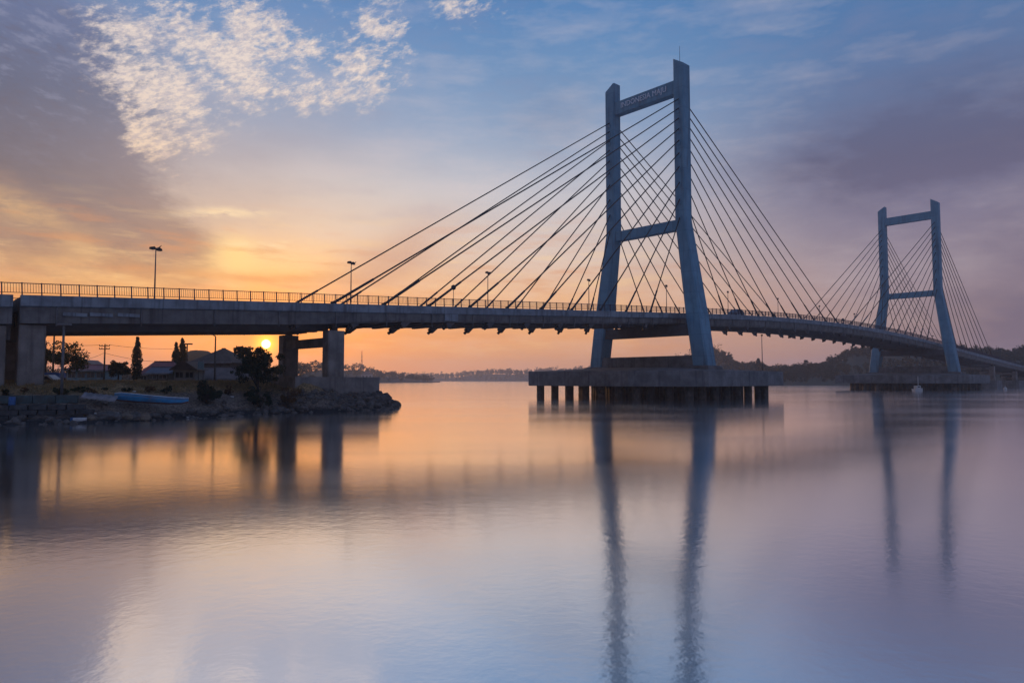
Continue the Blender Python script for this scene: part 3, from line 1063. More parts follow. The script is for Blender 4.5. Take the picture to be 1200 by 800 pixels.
for y in (-6.0, 6.0):                                  # first pier, under the joint
    c = column(bridge, -100.15, y, 2.4, 8.35, 2.0, 1.7)
    bearing(c, -100.35, y, 8.35, deck_top(-100.3) - 2.35)
MB().box(-101.1, -99.4, -5.1, 5.1, 7.3, 8.3).build('pier_crossbeam', M['conc'], bridge)
for y in (-6.1, 6.1):                                  # second pier
    c = column(bridge, -70.45, y, 3.78, 9.3, 2.1, 1.6)
    bearing(c, -70.45, y, 9.3, deck_top(-70.45) - 2.3)
MB().box(-71.25, -69.65, -5.3, 5.3, 7.5, 8.5).build('pier_crossbeam', M['conc'], bridge)
m = MB()
m.box(-76.0, -65.2, -7.9, 7.9, 0.9, 3.8)
m.box(-76.03, -65.17, -7.93, 7.93, 3.55, 3.83)
m.build('pier_cap', M['conc'], bridge)
for tt in (224.5, 262.0, 300.0):                       # far side piers
    for y in (-6.1, 6.1):
        c = column(bridge, tt, y, 3.2, deck_top(tt) - 2.95, 2.1, 1.7)
        bearing(c, tt, y, deck_top(tt) - 2.95, deck_top(tt) - 2.3)
    MB().box(tt - 0.9, tt + 0.9, -5.2, 5.2, deck_top(tt) - 4.4, deck_top(tt) - 3.4).build('pier_crossbeam', M['conc'], bridge)
    MB().box(tt - 4, tt + 4, -8.5, 8.5, -0.8, 3.2).build('pier_cap', M['cap'], bridge)

# approach viaduct beyond the joint, left edge
via = thing('approach_viaduct', 'concrete approach viaduct ending at the dark joint gap at the far left', 'viaduct', (BX, BY, 0), PH)
tl = [-101.75 - 4 * k for k in range(12)]
tl = tl[::-1]
m = MB()
sweep(m, [(-7.0, -0.02), (7.0, -0.02), (7.0, -0.35), (6.6, -1.15), (-6.6, -1.15), (-7.0, -0.35)], tl)
m.build('deck_slab', M['under'], via)
for sgn in (-1, 1):
    m = MB()
    sec = [(sgn * y, z) for y, z in [(7.0, 0.12), (7.6, 0.12), (7.6, -0.9), (7.45, -0.98), (7.0, -0.98)]]
    sweep(m, sec if sgn > 0 else sec[::-1], tl)
    m.build('kerb_beam', M['deck'], via)
    m = MB()
    sec = [(sgn * y, z) for y, z in [(6.4, -1.0), (7.36, -1.0), (7.36, -2.4), (6.4, -2.4)]]
    sweep(m, sec if sgn > 0 else sec[::-1], tl)
    m.build('edge_girder', M['gird'], via)
MB().box(-102.0, -101.7, -6.3, 6.3, 7.0, deck_top(-102) - 1.2).build('joint_shade_panel', M['under'], via)  # dark panel added inside the joint, stands in for the shade in the gap
MB().box(-103.6, -102.3, -5.1, 5.1, 2.0, 8.1).build('joint_shade_fill', M['under'], via)  # dark block added beneath, fills the space below the joint with shade
for y in (-6.0, 6.0):
    column(via, -102.95, y, 2.2, 8.2, 1.8, 1.7)
for k in range(14):
    t = T0 + 0.1 - pl * (k + 1)
    o = link('railing_panel', rp, via, (t, -7.35, deck_top(t) + 0.12))
    o.rotation_euler = (0, -0.05, 0)

# ------------------------------------------------------------------ lamps on the bridge
LAMP_LABELS = [
    'tall lamp post on the left part of the deck with a bird on its head',
    'lamp post on the deck just where the longest left stay cables come down',
    'lamp post on the deck amid the left stay cables, midway between bank and near pylon',
    'lamp post on the deck close beside the left leg of the near pylon',
    'lamp post seen between the two legs of the near pylon',
    'lamp post on the deck just right of the near pylon',
    'second lamp post to the right of the near pylon',
    'lamp post among cables of both pylons at the middle of the main span',
    'lamp post on the deck left of the far pylon beside the small twin lamp',
    'lamp post seen between the legs of the far pylon, left one',
    'lamp post seen between the legs of the far pylon, right one',
    'lamp post on the deck just right of the far pylon']


def make_lamp(tilt=True):
    root = thing('lamp_post', LAMP_LABELS[0], 'street lamp', (0, 0, 0), 0, 'lamp posts along the bridge deck')
    MB().tube([(0, 0, 0), (0, 0, 3.6), (0, 0, 7.25)], [0.10, 0.08, 0.055], 8).build('pole', M['steel'], root)
    MB().box(-0.18, 0.18, -0.18, 0.18, 0.0, 0.10).build('base_plate', M['steel'], root)
    MB().tube([(0, -0.75, 7.2), (0, 0.75, 7.2)], 0.045, 6).build('arm', M['steel'], root)
    for s in (-1, 1):
        h = MB()
        h.loft([[(x, s * y, z) for x, y, z in r] for r in (
            [(-0.13, 0.06, 7.22), (0.13, 0.06, 7.22), (0.13, 0.06, 7.34), (-0.13, 0.06, 7.34)],
            [(-0.24, 0.35, 7.14), (0.24, 0.35, 7.14), (0.2, 0.35, 7.5), (-0.2, 0.35, 7.5)],
            [(-0.2, 0.78, 7.14), (0.2, 0.78, 7.14), (0.14, 0.78, 7.38), (-0.14, 0.78, 7.38)])][::s])
        hd = h.build('lamp_head', M['dark'], root)
        MB().box(-0.13, 0.13, min(s * 0.3, s * 0.7), max(s * 0.3, s * 0.7), 7.10, 7.137).build('lens', M['glass'], hd)
    MB().tube([(0, 0.7, 7.32), (0, 1.25, 7.62 if tilt else 7.34)], 0.06, 5).build('side_bar', M['steel'], root)
    return root


lamp0 = make_lamp()
for k in range(12):
    t = -86.6 + 25.75 * k
    o = lamp0 if k == 0 else copy_tree(lamp0)
    o.location = bridge_pt(t, 7.05, deck_top(t) + 0.12)
    o.rotation_euler = (0, 0, PH + R(-62))
    o['label'] = LAMP_LABELS[k]


for ch in list(lamp0.children):
    if ch.name.startswith('side_bar'):
        bpy.data.objects.remove(ch)


def small_lamp(label, t, wv, two):
    root = thing('signal_lamp', label, 'lamp', bridge_pt(t, wv, deck_top(t) + 0.12), PH, 'small signal lamps on the deck')
    MB().tube([(0, 0, 0), (0, 0, 4.3)], 0.045, 6).build('pole', M['steel'], root)
    for z in ((4.5,) if not two else (3.3, 4.6)):
        rings = []
        for q, r in ((-0.42, 0.1), (-0.3, 0.33), (0, 0.42), (0.3, 0.33), (0.42, 0.1)):
            rings.append([(math.cos(a) * r, math.sin(a) * r, z + q) for a in [i * math.pi / 4 for i in range(8)]])
        MB().loft(rings, True, True).build('lamp_globe', M['dark'], root)


small_lamp('small round signal lamp on a thin post against the left stay cables', -42.5, 6.9, False)
small_lamp('thin post with two dark round lamps stacked left of the far pylon', 110.0, 6.9, True)

# bird on the first lamp
lp = bridge_pt(-86.6, 7.05, deck_top(-86.6) + 0.12)
bl = lp + Vector((math.cos(PH + R(28)) * 0.55, math.sin(PH + R(28)) * 0.55, 7.46))
bird_s = 0.62
bird = thing('bird', 'small dark bird perched on top of the leftmost lamp post', 'bird', bl, R(10))
bm_ = MB()
rings = []
for s, r, z in ((-0.28, 0.02, 0.10), (-0.16, 0.06, 0.14), (-0.02, 0.12, 0.2), (0.1, 0.13, 0.28), (0.18, 0.085, 0.38), (0.23, 0.085, 0.46), (0.29, 0.05, 0.48), (0.36, 0.012, 0.465)):
    rings.append([(s, math.cos(a) * r, z + math.sin(a) * r) for a in [i * math.pi / 4 for i in range(8)]])
bm_.loft(rings, True, True)
bm_.build('body', M['skin'], bird)
for s in (-1, 1):
    MB().tube([(0.03, s * 0.04, 0.0), (0.02, s * 0.05, 0.14)], 0.014, 5).build('leg', M['skin'], bird)
    MB().loft([[(0.12, s * 0.13, 0.30), (0.12, s * 0.10, 0.22), (0.1, s * 0.09, 0.3)], [(-0.3, s * 0.05, 0.12), (-0.28, s * 0.04, 0.08), (-0.28, s * 0.02, 0.12)]]).build('wing', M['skin'], bird)

bird.scale = (bird_s, bird_s, bird_s)

# car crossing
car = thing('car', 'pale blue car crossing the deck just right of the near pylon', 'car', bridge_pt(25.5, -4.4, deck_top(25.5) + 0.004), PH)
prof = [(-2.1, 0.35), (-2.15, 0.8), (-1.9, 1.0), (-1.2, 1.08), (-0.6, 1.62), (0.9, 1.68), (1.7, 1.1), (2.1, 0.95), (2.15, 0.4)]
MB().loft([[(x, y * (0.9 if z > 1.2 else 1.0), z) for x, z in prof] for y in (-0.85, 0.85)]).build('body', M['carpaint'], car)
for s in (-1, 1):
    MB().add([(-1.0, s * 0.865, 1.12), (1.35, s * 0.865, 1.12), (0.8, s * 0.80, 1.55), (-0.55, s * 0.80, 1.55)], [(0, 1, 2, 3)]).build('side_window', M['window'], car)
    for x in (-1.35, 1.35):
        MB().tube([(x, s * 0.70, 0.33), (x, s * 0.90, 0.33)], 0.33, 12).build('wheel', M['dark'], car)

# light on a pole standing on the near pile cap
np_ = bridge_pt(16.2, -15.0, 5.1)
pole = thing('light_pole', 'thin light pole standing at the right end of the near pile cap', 'light pole', np_)
MB().tube([(0, 0, 0), (0, 0, 6.9)], [0.09, 0.06], 7).build('pole', M['steel'], pole)
MB().box(-0.16, 0.16, -0.16, 0.16, 6.9, 7.2).build('lamp_head', M['dark'], pole)

# small white boat near the far pile cap
boat = thing('small_boat', 'small white boat with a short mast beside the far pile cap', 'boat', (123.0, 209.0, 0.0), R(15))
st = [(-1.6, 0.75, 0.0), (-0.8, 0.85, 0.0), (0.4, 0.75, 0.03), (1.2, 0.45, 0.12), (1.8, 0.04, 0.25)]
MB().loft([[(x, -wd, 0.75 + z), (x, -wd * 0.6, -0.15), (x, wd * 0.6, -0.15), (x, wd, 0.75 + z)] for x, wd, z in st]).build('hull', M['whitepaint'], boat)
cb_ = MB().box(-0.9, 0.6, -0.55, 0.55, 0.76, 1.75).build('cabin', M['whitepaint'], boat)
MB().box(-0.5, 0.3, -0.565, -0.552, 1.15, 1.5).build('window', M['window'], cb_)
MB().tube([(0.2, 0, 1.75), (0.2, 0, 4.6)], 0.09, 6).build('mast', M['whitepaint'], boat)
buoy = thing('buoy', 'little white float on the water right of the far pile cap', 'buoy', (166.0, 232.0, 0.0))
MB().loft([[(math.cos(a) * r, math.sin(a) * r, z) for a in [i * math.pi / 4 for i in range(8)]] for r, z in ((0.3, -0.2), (0.55, 0.2), (0.45, 0.8), (0.15, 1.1))], True, True).build('float', M['whitepaint'], buoy)
MB().tube([(0, 0, 1.1), (0, 0, 1.7)], 0.05, 6).build('staff', M['whitepaint'], buoy)


# ================================================================== the left bank
def px_x(px, Y):
    return (px - 600) / 806.0 * Y


def px_z(py, Y):
    return CAM_H + (444.8 - py) / 806.0 * Y


# --- low walls along the foot of the bank
def wall_along(name, label, pts, z0, z1, th, mt, seed, cat='wall', courses=3):
    rnd = random.Random(seed)
    root = thing(name, label, cat, (pts[0][0], pts[0][1], z0))
    ox, oy = pts[0]
    shared = {}
    for i in range(len(pts) - 1):
        a, b2 = Vector((*pts[i], 0)), Vector((*pts[i + 1], 0))
        L = (b2 - a).length
        n = max(1, int(L / 1.25))
        ang = math.atan2(b2.y - a.y, b2.x - a.x)
        for k in range(n):
            for c in range(courses):
                hh = (z1 - z0) / courses
                off = 0.5 if c % 2 else 0.0
                q = (k + off) / n
                if q + 0.5 / n > 1.02:
                    continue
                p = a.lerp(b2, q)
                key = rnd.randrange(4)
                if (key, round(L / n, 1)) not in shared:
                    l = L / n
                    shared[(key, round(l, 1))] = MB().loft([[(x, y, z) for x, z in ((0.02, 0.02), (l - 0.03 - 0.02 * rnd.random(), 0.02), (l - 0.03, hh - 0.02), (0.03, hh - 0.03 * rnd.random()))] for y in (-0.03 + 0.05 * rnd.random(), th)]).mesh('wall_block', M[mt])
                o = link('wall_block', shared[(key, round(L / n, 1))], root, (p.x - ox, p.y - oy, c * hh), ang)
    return root


wall_along('retaining_wall', 'low faded teal retaining wall at the left foot of the grassy bank', [(-44.5, 54.7), (-39.2, 56.4), (-36.2, 57.5)], 1.55, 2.25, 0.5, 'wallteal', 3, courses=1)
wall_along('stone_revetment', 'dark stone revetment under the teal wall at the water edge', [(-46.0, 53.0), (-40.0, 54.9), (-35.0, 56.6)], 0.25, 1.5, 0.7, 'wallstone', 4, courses=3)


def rock_mesh(seed, mt):
    rnd = random.Random(seed)
    rings = []
    n = 8
    jit = [[rnd.uniform(0.78, 1.18) for _ in range(n)] for _ in range(5)]
    for i, (r, z) in enumerate(((0.55, -0.3), (0.95, 0.0), (1.0, 0.28), (0.72, 0.58), (0.25, 0.75))):
        rings.append([(math.cos(a * 2 * math.pi / n) * r * jit[i][a], math.sin(a * 2 * math.pi / n) * r * jit[i][a] * 0.8, z * jit[i][(a + 3) % n]) for a in range(n)])
    return MB().loft(rings).mesh('boulder', M[mt])


RM = [rock_mesh(s, 'brock' if s < 3 else 'rock') for s in range(8)]
BOULDERS = [  # photo bearing, distance, scale, mesh, label
    (110.5, 56.6, 0.62, 0, 'round brown boulder at the water edge right of the white foam box'),
    (127, 57.4, 0.80, 3, 'dark boulder under the grey sheet at the water edge'),
    (138, 57.8, 0.62, 4, 'dark boulder below the left end of the blue boat'),
    (150, 58.4, 0.72, 1, 'brownish boulder propping the blue boat'),
    (160, 58.8, 0.66, 5, 'dark grey boulder under the middle of the blue boat'),
    (171, 59.2, 0.74, 2, 'pale brown upright boulder under the blue boat'),
    (183, 60.0, 0.45, 6, 'small dark stone right of the boulders under the boat'),
    (119, 55.9, 0.30, 7, 'small stone lying in the shallows left of the boat boulders')]
for px, Y, s, k, lab in BOULDERS:
    x = px_x(px, Y)
    o = tag(link('boulder', RM[k], None, (x, Y, max(0.0, lz(x, Y)) - 0.05), rng.uniform(0, 6)), lab, 'boulder', 'boulders at the foot of the bank')
    o.scale = (s, s, s * 0.95)
o = tag(link('boulder', RM[6], None, (-15.9, 92.0, 0.1), 1.0), 'dark boulder at the outermost tip of the rocky point', 'boulder', 'boulders at the foot of the bank')
o.scale = (1.3, 1.3, 0.9)

# rubble along the shore and round the pier
rub = MB()
rr_ = random.Random(12)
SH = SHORE[2:16]
for i in range(1500):
    k = rr_.randrange(len(SH) - 1)
    if rr_.random() < 0.55:
        k = rr_.randrange(5, len(SH) - 1)
    q = rr_.random()
    x = SH[k][0] + (SH[k + 1][0] - SH[k][0]) * q + rr_.gauss(0, 1.1)
    y = SH[k][1] + (SH[k + 1][1] - SH[k][1]) * q + rr_.gauss(0, 1.1)
    z = lz(x, y)
    if z < -0.25 or z > 2.4:
        continue
    s = rr_.choice((0.1, 0.14, 0.2, 0.26, 0.4))
    if k >= 8:
        s *= 1.5
    n = 5
    rings = []
    a0 = rr_.uniform(0, 6)
    for r, zz in ((0.8, -0.4), (1.0, 0.15), (0.5, 0.62)):
        rings.append([(x + math.cos(a0 + j * 6.283 / n) * r * s * rr_.uniform(0.75, 1.25), y + math.sin(a0 + j * 6.283 / n) * r * s * rr_.uniform(0.75, 1.25), z + zz * s * rr_.uniform(0.7, 1.3)) for j in range(n)])
    rub.loft(rings)
tag(rub.build('shore_rubble', M['rock']), kind='stuff')

# dry grass on the bank slope
gr = MB()
rg = random.Random(5)
for i in range(15000):
    px = rg.uniform(-10, 352)
    Y = np.interp(px, [-10, 100, 230, 300, 352], [55, 58, 65.5, 72, 78]) + rg.uniform(1.2, 10)
    x = px_x(px, Y)
    z = lz(x, Y)
    if z < 2.05 + 0.5 * vnoise(x * 0.5, Y * 0.5, 8):
        continue
    if vnoise(x * 0.7, Y * 0.7, 9) < 0.36:
        continue
    h = rg.uniform(0.12, 0.34)
    a = rg.uniform(0, 6.28)
    dx, dy = math.cos(a) * 0.035, math.sin(a) * 0.035
    lx, ly = rg.gauss(0, 0.1), rg.gauss(0, 0.1)
    gr.add([(x - dx, Y - dy, z - 0.02), (x + dx, Y + dy, z - 0.02), (x + lx, Y + ly, z + h)], [(0, 1, 2)])
tag(gr.build('dry_grass', M['grass']), kind='stuff')

# --- blue boat drawn up on the boulders
bt = thing('wooden_boat', 'long blue wooden boat drawn up on boulders on the bank', 'boat', (px_x(177, 60.5), 60.5, 1.55), R(27))
bt.rotation_euler = (R(-14), R(4.5), R(22))
stn = [(-2.75, 0.34, 0.52, 0.10), (-2.2, 0.50, 0.56, 0.03), (-1.0, 0.60, 0.50, 0.0), (0.4, 0.58, 0.44, 0.0), (1.6, 0.46, 0.44, 0.02), (2.5, 0.25, 0.5, 0.10), (3.05, 0.05, 0.58, 0.28)]


def hull_ring(x, wd, tp, kz, sh=0.0):
    return [(x, -wd + sh, tp - sh * 0.2), (x, -wd * 0.82 + sh, tp * 0.45 + kz * 0.5), (x, -wd * 0.32, kz + sh), (x, wd * 0.32, kz + sh), (x, wd * 0.82 - sh, tp * 0.45 + kz * 0.5), (x, wd - sh, tp - sh * 0.2)]


h = MB()
outer = [hull_ring(*q) for q in stn]
inner = [hull_ring(*q, sh=0.045) for q in stn]
n = 6
vs = [p for r in outer for p in r] + [p for r in inner for p in r]
o2 = len(stn) * n
fs = []
for i in range(len(stn) - 1):
    for j in range(n - 1):
        fs.append((i * n + j, i * n + j + 1, (i + 1) * n + j + 1, (i + 1) * n + j))
        fs.append((o2 + i * n + j + 1, o2 + i * n + j, o2 + (i + 1) * n + j, o2 + (i + 1) * n + j + 1))
    fs.append((i * n, (i + 1) * n, o2 + (i + 1) * n, o2 + i * n))
    fs.append((i * n + 5, o2 + i * n + 5, o2 + (i + 1) * n + 5, (i + 1) * n + 5))
fs.append(tuple(range(n)))
h.add(vs, fs)
h.build('hull', M['blue'], bt)
kl = MB()
kl.loft([[(x, -0.06, kz - 0.1), (x, 0.06, kz - 0.1), (x, 0.05, kz + 0.01), (x, -0.05, kz + 0.01)] for x, wd, tp, kz in stn])
kl.build('keel', M['redhull'], bt)
for sgn in (-1, 1):
    g = MB().tube([(x, sgn * (wd + 0.015), tp + 0.015) for x, wd, tp, kz in stn], 0.035, 5)
    g.build('gunwale', M['foam'], bt)
    MB().tube([(x, sgn * (wd * 0.90 + 0.03), tp * 0.70 + kz * 0.3) for x, wd, tp, kz in stn], 0.022, 5).build('rub_rail', M['sheet'], bt)
for x, wd in ((-1.6, 0.53), (0.0, 0.56), (1.4, 0.45)):
    MB().box(x - 0.13, x + 0.13, -wd + 0.06, wd - 0.06, 0.36, 0.39).build('thwart', M['wood'], bt)

# grey corrugated sheet leaning left of the boat
sh = MB()
nn = 22
for k in range(nn + 1):
    x = -1.3 + 2.6 * k / nn
    zc = 0.035 * math.sin(k * 1.9)
    sh.v += [(x, -0.45, zc), (x, 0.45, zc + 0.10)]
    sh.v += [(x, -0.45, zc - 0.012), (x, 0.45, zc + 0.088)]
for k in range(nn):
    a = k * 4
    sh.f += [(a, a + 4, a + 5, a + 1), (a + 2, a + 3, a + 7, a + 6), (a, a + 2, a + 6, a + 4), (a + 1, a + 5, a + 7, a + 3)]
    sh.sm += [True] * 2 + [False] * 2
o = tag(sh.build('corrugated_sheet', M['sheet'], None, (px_x(118, 58.3), 58.3, 2.02)), 'grey corrugated sheet lying left of the blue boat', 'sheet')
o.rotation_euler = (R(24), R(8), R(14))

# blue drum at the left end
dr = thing('drum', 'blue plastic drum standing in front of the teal wall', 'drum', (px_x(16, 55.3), 55.3, 1.3))
dr.scale = (0.82, 0.82, 0.88)
MB().loft([[(math.cos(a) * r, math.sin(a) * r, z) for a in [i * math.pi / 6 for i in range(12)]] for r, z in ((0.26, 0), (0.29, 0.06), (0.29, 0.3), (0.305, 0.33), (0.29, 0.36), (0.29, 0.62), (0.305, 0.65), (0.29, 0.68), (0.29, 0.9), (0.25, 0.96))], True, True).build('barrel', M['bluep'], dr)
MB().tube([(0.1, 0, 0.96), (0.1, 0, 1.0)], 0.05, 8).build('bung', M['dark'], dr)

# foam box and litter
fx = thing('foam_box', 'white foam box with a blue lid strip at the water edge', 'box', (px_x(96, 55.7), 55.7, 0.18), R(12))
MB().loft([[(x * q, y * q, z) for x, y in ((-0.42, -0.25), (0.42, -0.25), (0.42, 0.25), (-0.42, 0.25))] for q, z in ((0.9, 0), (1.0, 0.05), (1.0, 0.24), (0.96, 0.27))]).build('box_body', M['foam'], fx)
MB().box(-0.62, -0.425, -0.24, 0.2, 0.0, 0.3).build('blue_cloth', M['bluep'], fx)
LIT = [(20, 54.7, 0.15, 0.20, 'white plastic scrap at the water line below the stone revetment, leftmost'),
       (60, 55.3, 0.15, 0.17, 'white plastic scrap at the water line, midway along the revetment'),
       (102, 56.9, 0.85, 0.16, 'white plastic scrap just above the foam box'),
       (112, 57.3, 0.9, 0.22, 'long white scrap above the round brown boulder'),
       (139, 58.2, 0.85, 0.20, 'pale scrap among boulders under the left end of the boat'),
       (148, 58.5, 0.85, 0.28, 'flat pale scrap between two boulders under the boat'),
       (222, 62.9, 0.15, 0.14, 'white scrap at the water line right of the blue boat'),
       (273, 70.5, 2.95, 0.22, 'white scrap on the grass near the tree by the sun'),
       (48, 57.8, 2.7, 0.16, 'pale scrap in the grass right of the first pier'),
       (158, 62.5, 2.7, 0.16, 'pale scrap in the grass just above the boat')]
lrnd = random.Random(8)
for px, Y, z, s, lab in LIT:
    x = px_x(px, Y)
    z = max(lz(x, Y), 0.03)
    m = MB()
    pts = [[(math.cos(a * 1.047) * s * lrnd.uniform(0.7, 1.2), math.sin(a * 1.047) * s * lrnd.uniform(0.4, 0.7), zz * s + lrnd.uniform(0, 0.03)) for a in range(6)] for zz in (0.0, 0.35, 0.5)]
    m.loft(pts)
    tag(m.build('plastic_scrap', M['foam'], None, (x, Y, z + 0.01)), lab, 'litter', 'pale litter on the bank')

# --- trees and shrubs of the bank
def at_px(px, Y):
    x = px_x(px, Y)
    return (x, Y, lz(x, Y) - 0.02)


def grow(name, lab, cat, px, Y, top, wpx, kind, lm, seed, n=2600, leaf=0.16, group=None):
    loc = at_px(px, Y)
    return make_tree(name, lab, cat, loc, px_z(top, Y) - loc[2], wpx / 806.0 * Y, kind, lm, seed, group, n, leaf)


GT = 'trees behind the left bank'
grow('broadleaf_tree', 'ragged broadleaf tree behind the two poles right of the first pier', 'tree', 72, 92, 402, 46, 'broad', 'leaf', 11, 3600, 0.17, GT)
grow('broadleaf_tree', 'thin twiggy tree showing beside the first pier column', 'tree', 53, 84, 391, 16, 'broad', 'leafd', 19, 420, 0.13, GT)
grow('broadleaf_tree', 'small bushy tree left of the single cypress', 'tree', 139, 96, 421, 25, 'broad', 'leafd', 12, 2400, 0.16, GT)
grow('cypress_tree', 'single narrow cypress standing left of the purple roofed house', 'tree', 160.5, 108, 396, 10.5, 'column', 'leafd', 13, 4200, 0.15, GT)
grow('cypress_tree', 'shorter left cypress of the touching pair', 'tree', 206, 128, 402, 9.5, 'column', 'leafd', 14, 4000, 0.17, GT)
grow('cypress_tree', 'taller right cypress of the touching pair', 'tree', 213.5, 124, 397, 10.5, 'column', 'leafd', 15, 4200, 0.17, GT)
grow('shrub', 'light green rounded shrub in front of the pair of cypresses', 'shrub', 211, 98, 427, 15, 'broad', 'leafl', 16, 2000, 0.15, GT)
grow('palm_tree', 'shaggy palm behind the gabled house left of the sun', 'palm tree', 284, 112, 402, 18, 'palm', 'leafd', 17, 600, 0.2, GT)
grow('spreading_tree', 'spreading bushy tree on the bank right under the sun', 'tree', 302, 73.5, 410, 48, 'open', 'leafd', 18, 7600, 0.13, GT)
GS = 'shrubs on the bank slope'
grow('shrub', 'dark green dense shrub on the slope under the street lamp with the curved arm', 'shrub', 243, 66.5, 441, 32, 'shrub', 'leafd', 31, 3000, 0.11, GS)
grow('shrub', 'low green shrub on the slope right of the first pier', 'shrub', 72, 58.8, 452, 16, 'shrub', 'leaf', 32, 1200, 0.09, GS)
grow('shrub', 'low green shrub on the slope above the teal wall end', 'shrub', 95, 59.6, 452, 20, 'shrub', 'leaf', 33, 1400, 0.09, GS)
grow('shrub', 'dry orange brown shrub on the slope left of the boat', 'shrub', 108, 60.0, 453, 12, 'shrub', 'leafo', 34, 900, 0.09, GS)
grow('shrub', 'dark low shrub on the slope above the left half of the boat', 'shrub', 150, 62.5, 454, 14, 'shrub', 'leafd', 35, 900, 0.09, GS)
grow('shrub', 'dark low shrub at the foot of the first pier', 'shrub', 7, 57.5, 452, 9, 'shrub', 'leafd', 36, 700, 0.09, GS)
grow('shrub', 'brownish shrub on the slope in front of the pier cap', 'shrub', 338, 74.5, 449, 26, 'shrub', 'leafo', 37, 1100, 0.1, GS)
grow('shrub', 'ragged shrub below the spreading tree', 'shrub', 305, 71.0, 447, 40, 'shrub', 'leafd', 38, 2000, 0.11, GS)

for kx, (px, Y, top, wpx, lm_, lab) in enumerate((
        (30, 58.6, 452.5, 9, 'leafo', 'small dry tuft on the slope between the first pier and its lamp pole'),
        (124, 61.2, 454, 8, 'leafd', 'small dark tuft on the slope above the grey sheet'),
        (176, 64.0, 451, 11, 'leafo', 'dry tuft on the slope above the middle of the boat'),
        (196, 65.5, 450, 12, 'leafd', 'dark tuft on the slope above the right end of the boat'),
        (268, 71.0, 449, 10, 'leafo', 'dry tuft between the dense shrub and the spreading tree'))):
    grow('grass_tuft', lab, 'plant', px, Y, top, wpx, 'shrub', lm_, 60 + kx, 420, 0.08, 'tufts on the bank slope')

# --- houses
def house(name, label, cx, Y, wd, dp, wall_h, roof_h, rz, wm, rm, hip=False, windows=3, door=True, gable_front=False, over=0.45):
    z = lz(cx, Y) if Y < 255 else 3.3
    root = thing(name, label, 'house', (cx, Y, z - 0.1), rz)
    a, c = wd / 2, dp / 2
    MB().box(-a, a, -c, c, 0, wall_h).build('wall', M[wm], root)
    m = MB()
    A, Cc = a + over, c + over
    e = wall_h + 0.003
    if gable_front:
        vs = [(-A, -Cc, e), (A, -Cc, e), (A, Cc, e), (-A, Cc, e), (0, -Cc, e + roof_h), (0, Cc, e + roof_h)]
        m.add(vs, [(0, 4, 5, 3), (1, 2, 5, 4), (0, 1, 4), (2, 3, 5), (0, 3, 2, 1)])
    else:
        q = A - (Cc if hip else 0.0)
        q = max(q, 0.3)
        vs = [(-A, -Cc, e), (A, -Cc, e), (A, Cc, e), (-A, Cc, e), (-q, 0, e + roof_h), (q, 0, e + roof_h)]
        m.add(vs, [(0, 1, 5, 4), (2, 3, 4, 5), (3, 0, 4), (1, 2, 5), (0, 3, 2, 1)])
    rf = m.build('roof', M[rm], root)
    if not gable_front:
        MB().box(-q, q, -0.12, 0.12, e + roof_h - 0.04, e + roof_h + 0.1).build('ridge_cap', M[rm], rf)
        MB().box(-A, A, -Cc - 0.04, -Cc - 0.003, e - 0.12, e + 0.1).build('fascia_board', M['sheet'], rf)
    else:
        m = MB()
        for s in (-1, 1):
            m.bar((s * A, -Cc - 0.06, e), (0, -Cc - 0.06, e + roof_h), 0.08, 0.22)
        m.build('barge_board', M['roofd'], rf)
    n = windows + (1 if door else 0)
    for k in range(n):
        x = -a + wd * (k + 0.5) / n
        if door and k == n // 2:
            dd = MB().box(x - 0.45, x + 0.45, -c - 0.05, -c - 0.003, 0, 2.0).build('door', M['wood'], root)
            MB().box(x + 0.3, x + 0.36, -c - 0.11, -c - 0.052, 0.95, 1.0).build('handle', M['steel'], dd)
        else:
            fr = MB()
            ww, z0, z1 = min(0.75, wd / n * 0.36), wall_h * 0.36, wall_h * 0.8
            fr.box(x - ww - 0.08, x + ww + 0.08, -c - 0.06, -c - 0.003, z0 - 0.08, z0)
            fr.box(x - ww - 0.08, x + ww + 0.08, -c - 0.06, -c - 0.003, z1, z1 + 0.08)
            for xx in (x - ww - 0.04, x, x + ww + 0.04):
                fr.box(xx - 0.04, xx + 0.04, -c - 0.055, -c - 0.003, z0 + 0.003, z1 - 0.003)
            wf = fr.build('window', M['trim'], root)
            MB().box(x - ww, x + ww, -c - 0.03, -c - 0.004, z0 + 0.004, z1 - 0.004).build('pane', M['window'], wf)
    return root


house('house', 'low house with purple red roof and pale blue walls behind the utility pole', px_x(112, 104), 104, 5.4, 5, 1.55, 0.85, R(4), 'wallt', 'roofp', windows=4, door=False)
house('house', 'grey gable ended house rising behind the purple red roofed house', px_x(107, 205), 205, 4.6, 8, 4.0, 2.0, R(8), 'wallp', 'roofg', windows=1, door=False, gable_front=True)
house('house', 'wide house with purple hip roof right of the single cypress', px_x(185, 112), 114, 6.2, 3.0, 1.25, 2.2, R(-3), 'wallp', 'roofp', hip=True, windows=4)
house('house', 'low blue grey roofed annex in front of the purple hip roofed house', px_x(197, 104), 103, 3.2, 3, 1.15, 0.95, R(-8), 'walld', 'roofb', windows=2, door=False)
house('house', 'small house with dark front gable left of the curved arm street lamp', px_x(223, 92), 92, 2.5, 4, 1.5, 1.15, R(6), 'wallp', 'roofd', windows=2, door=False, gable_front=True)
house('shed', 'long low building with a plain grey roof left of the spreading tree', px_x(263, 96), 97, 8.2, 5, 0.95, 1.75, R(-4), 'walld', 'roofg', windows=4, door=False)
house('house', 'large house with dark hipped roof behind the long grey roof', px_x(262, 122), 122, 6.6, 8, 3.3, 2.6, R(-6), 'walld', 'roofd', hip=True, windows=4, door=False, over=0.7)
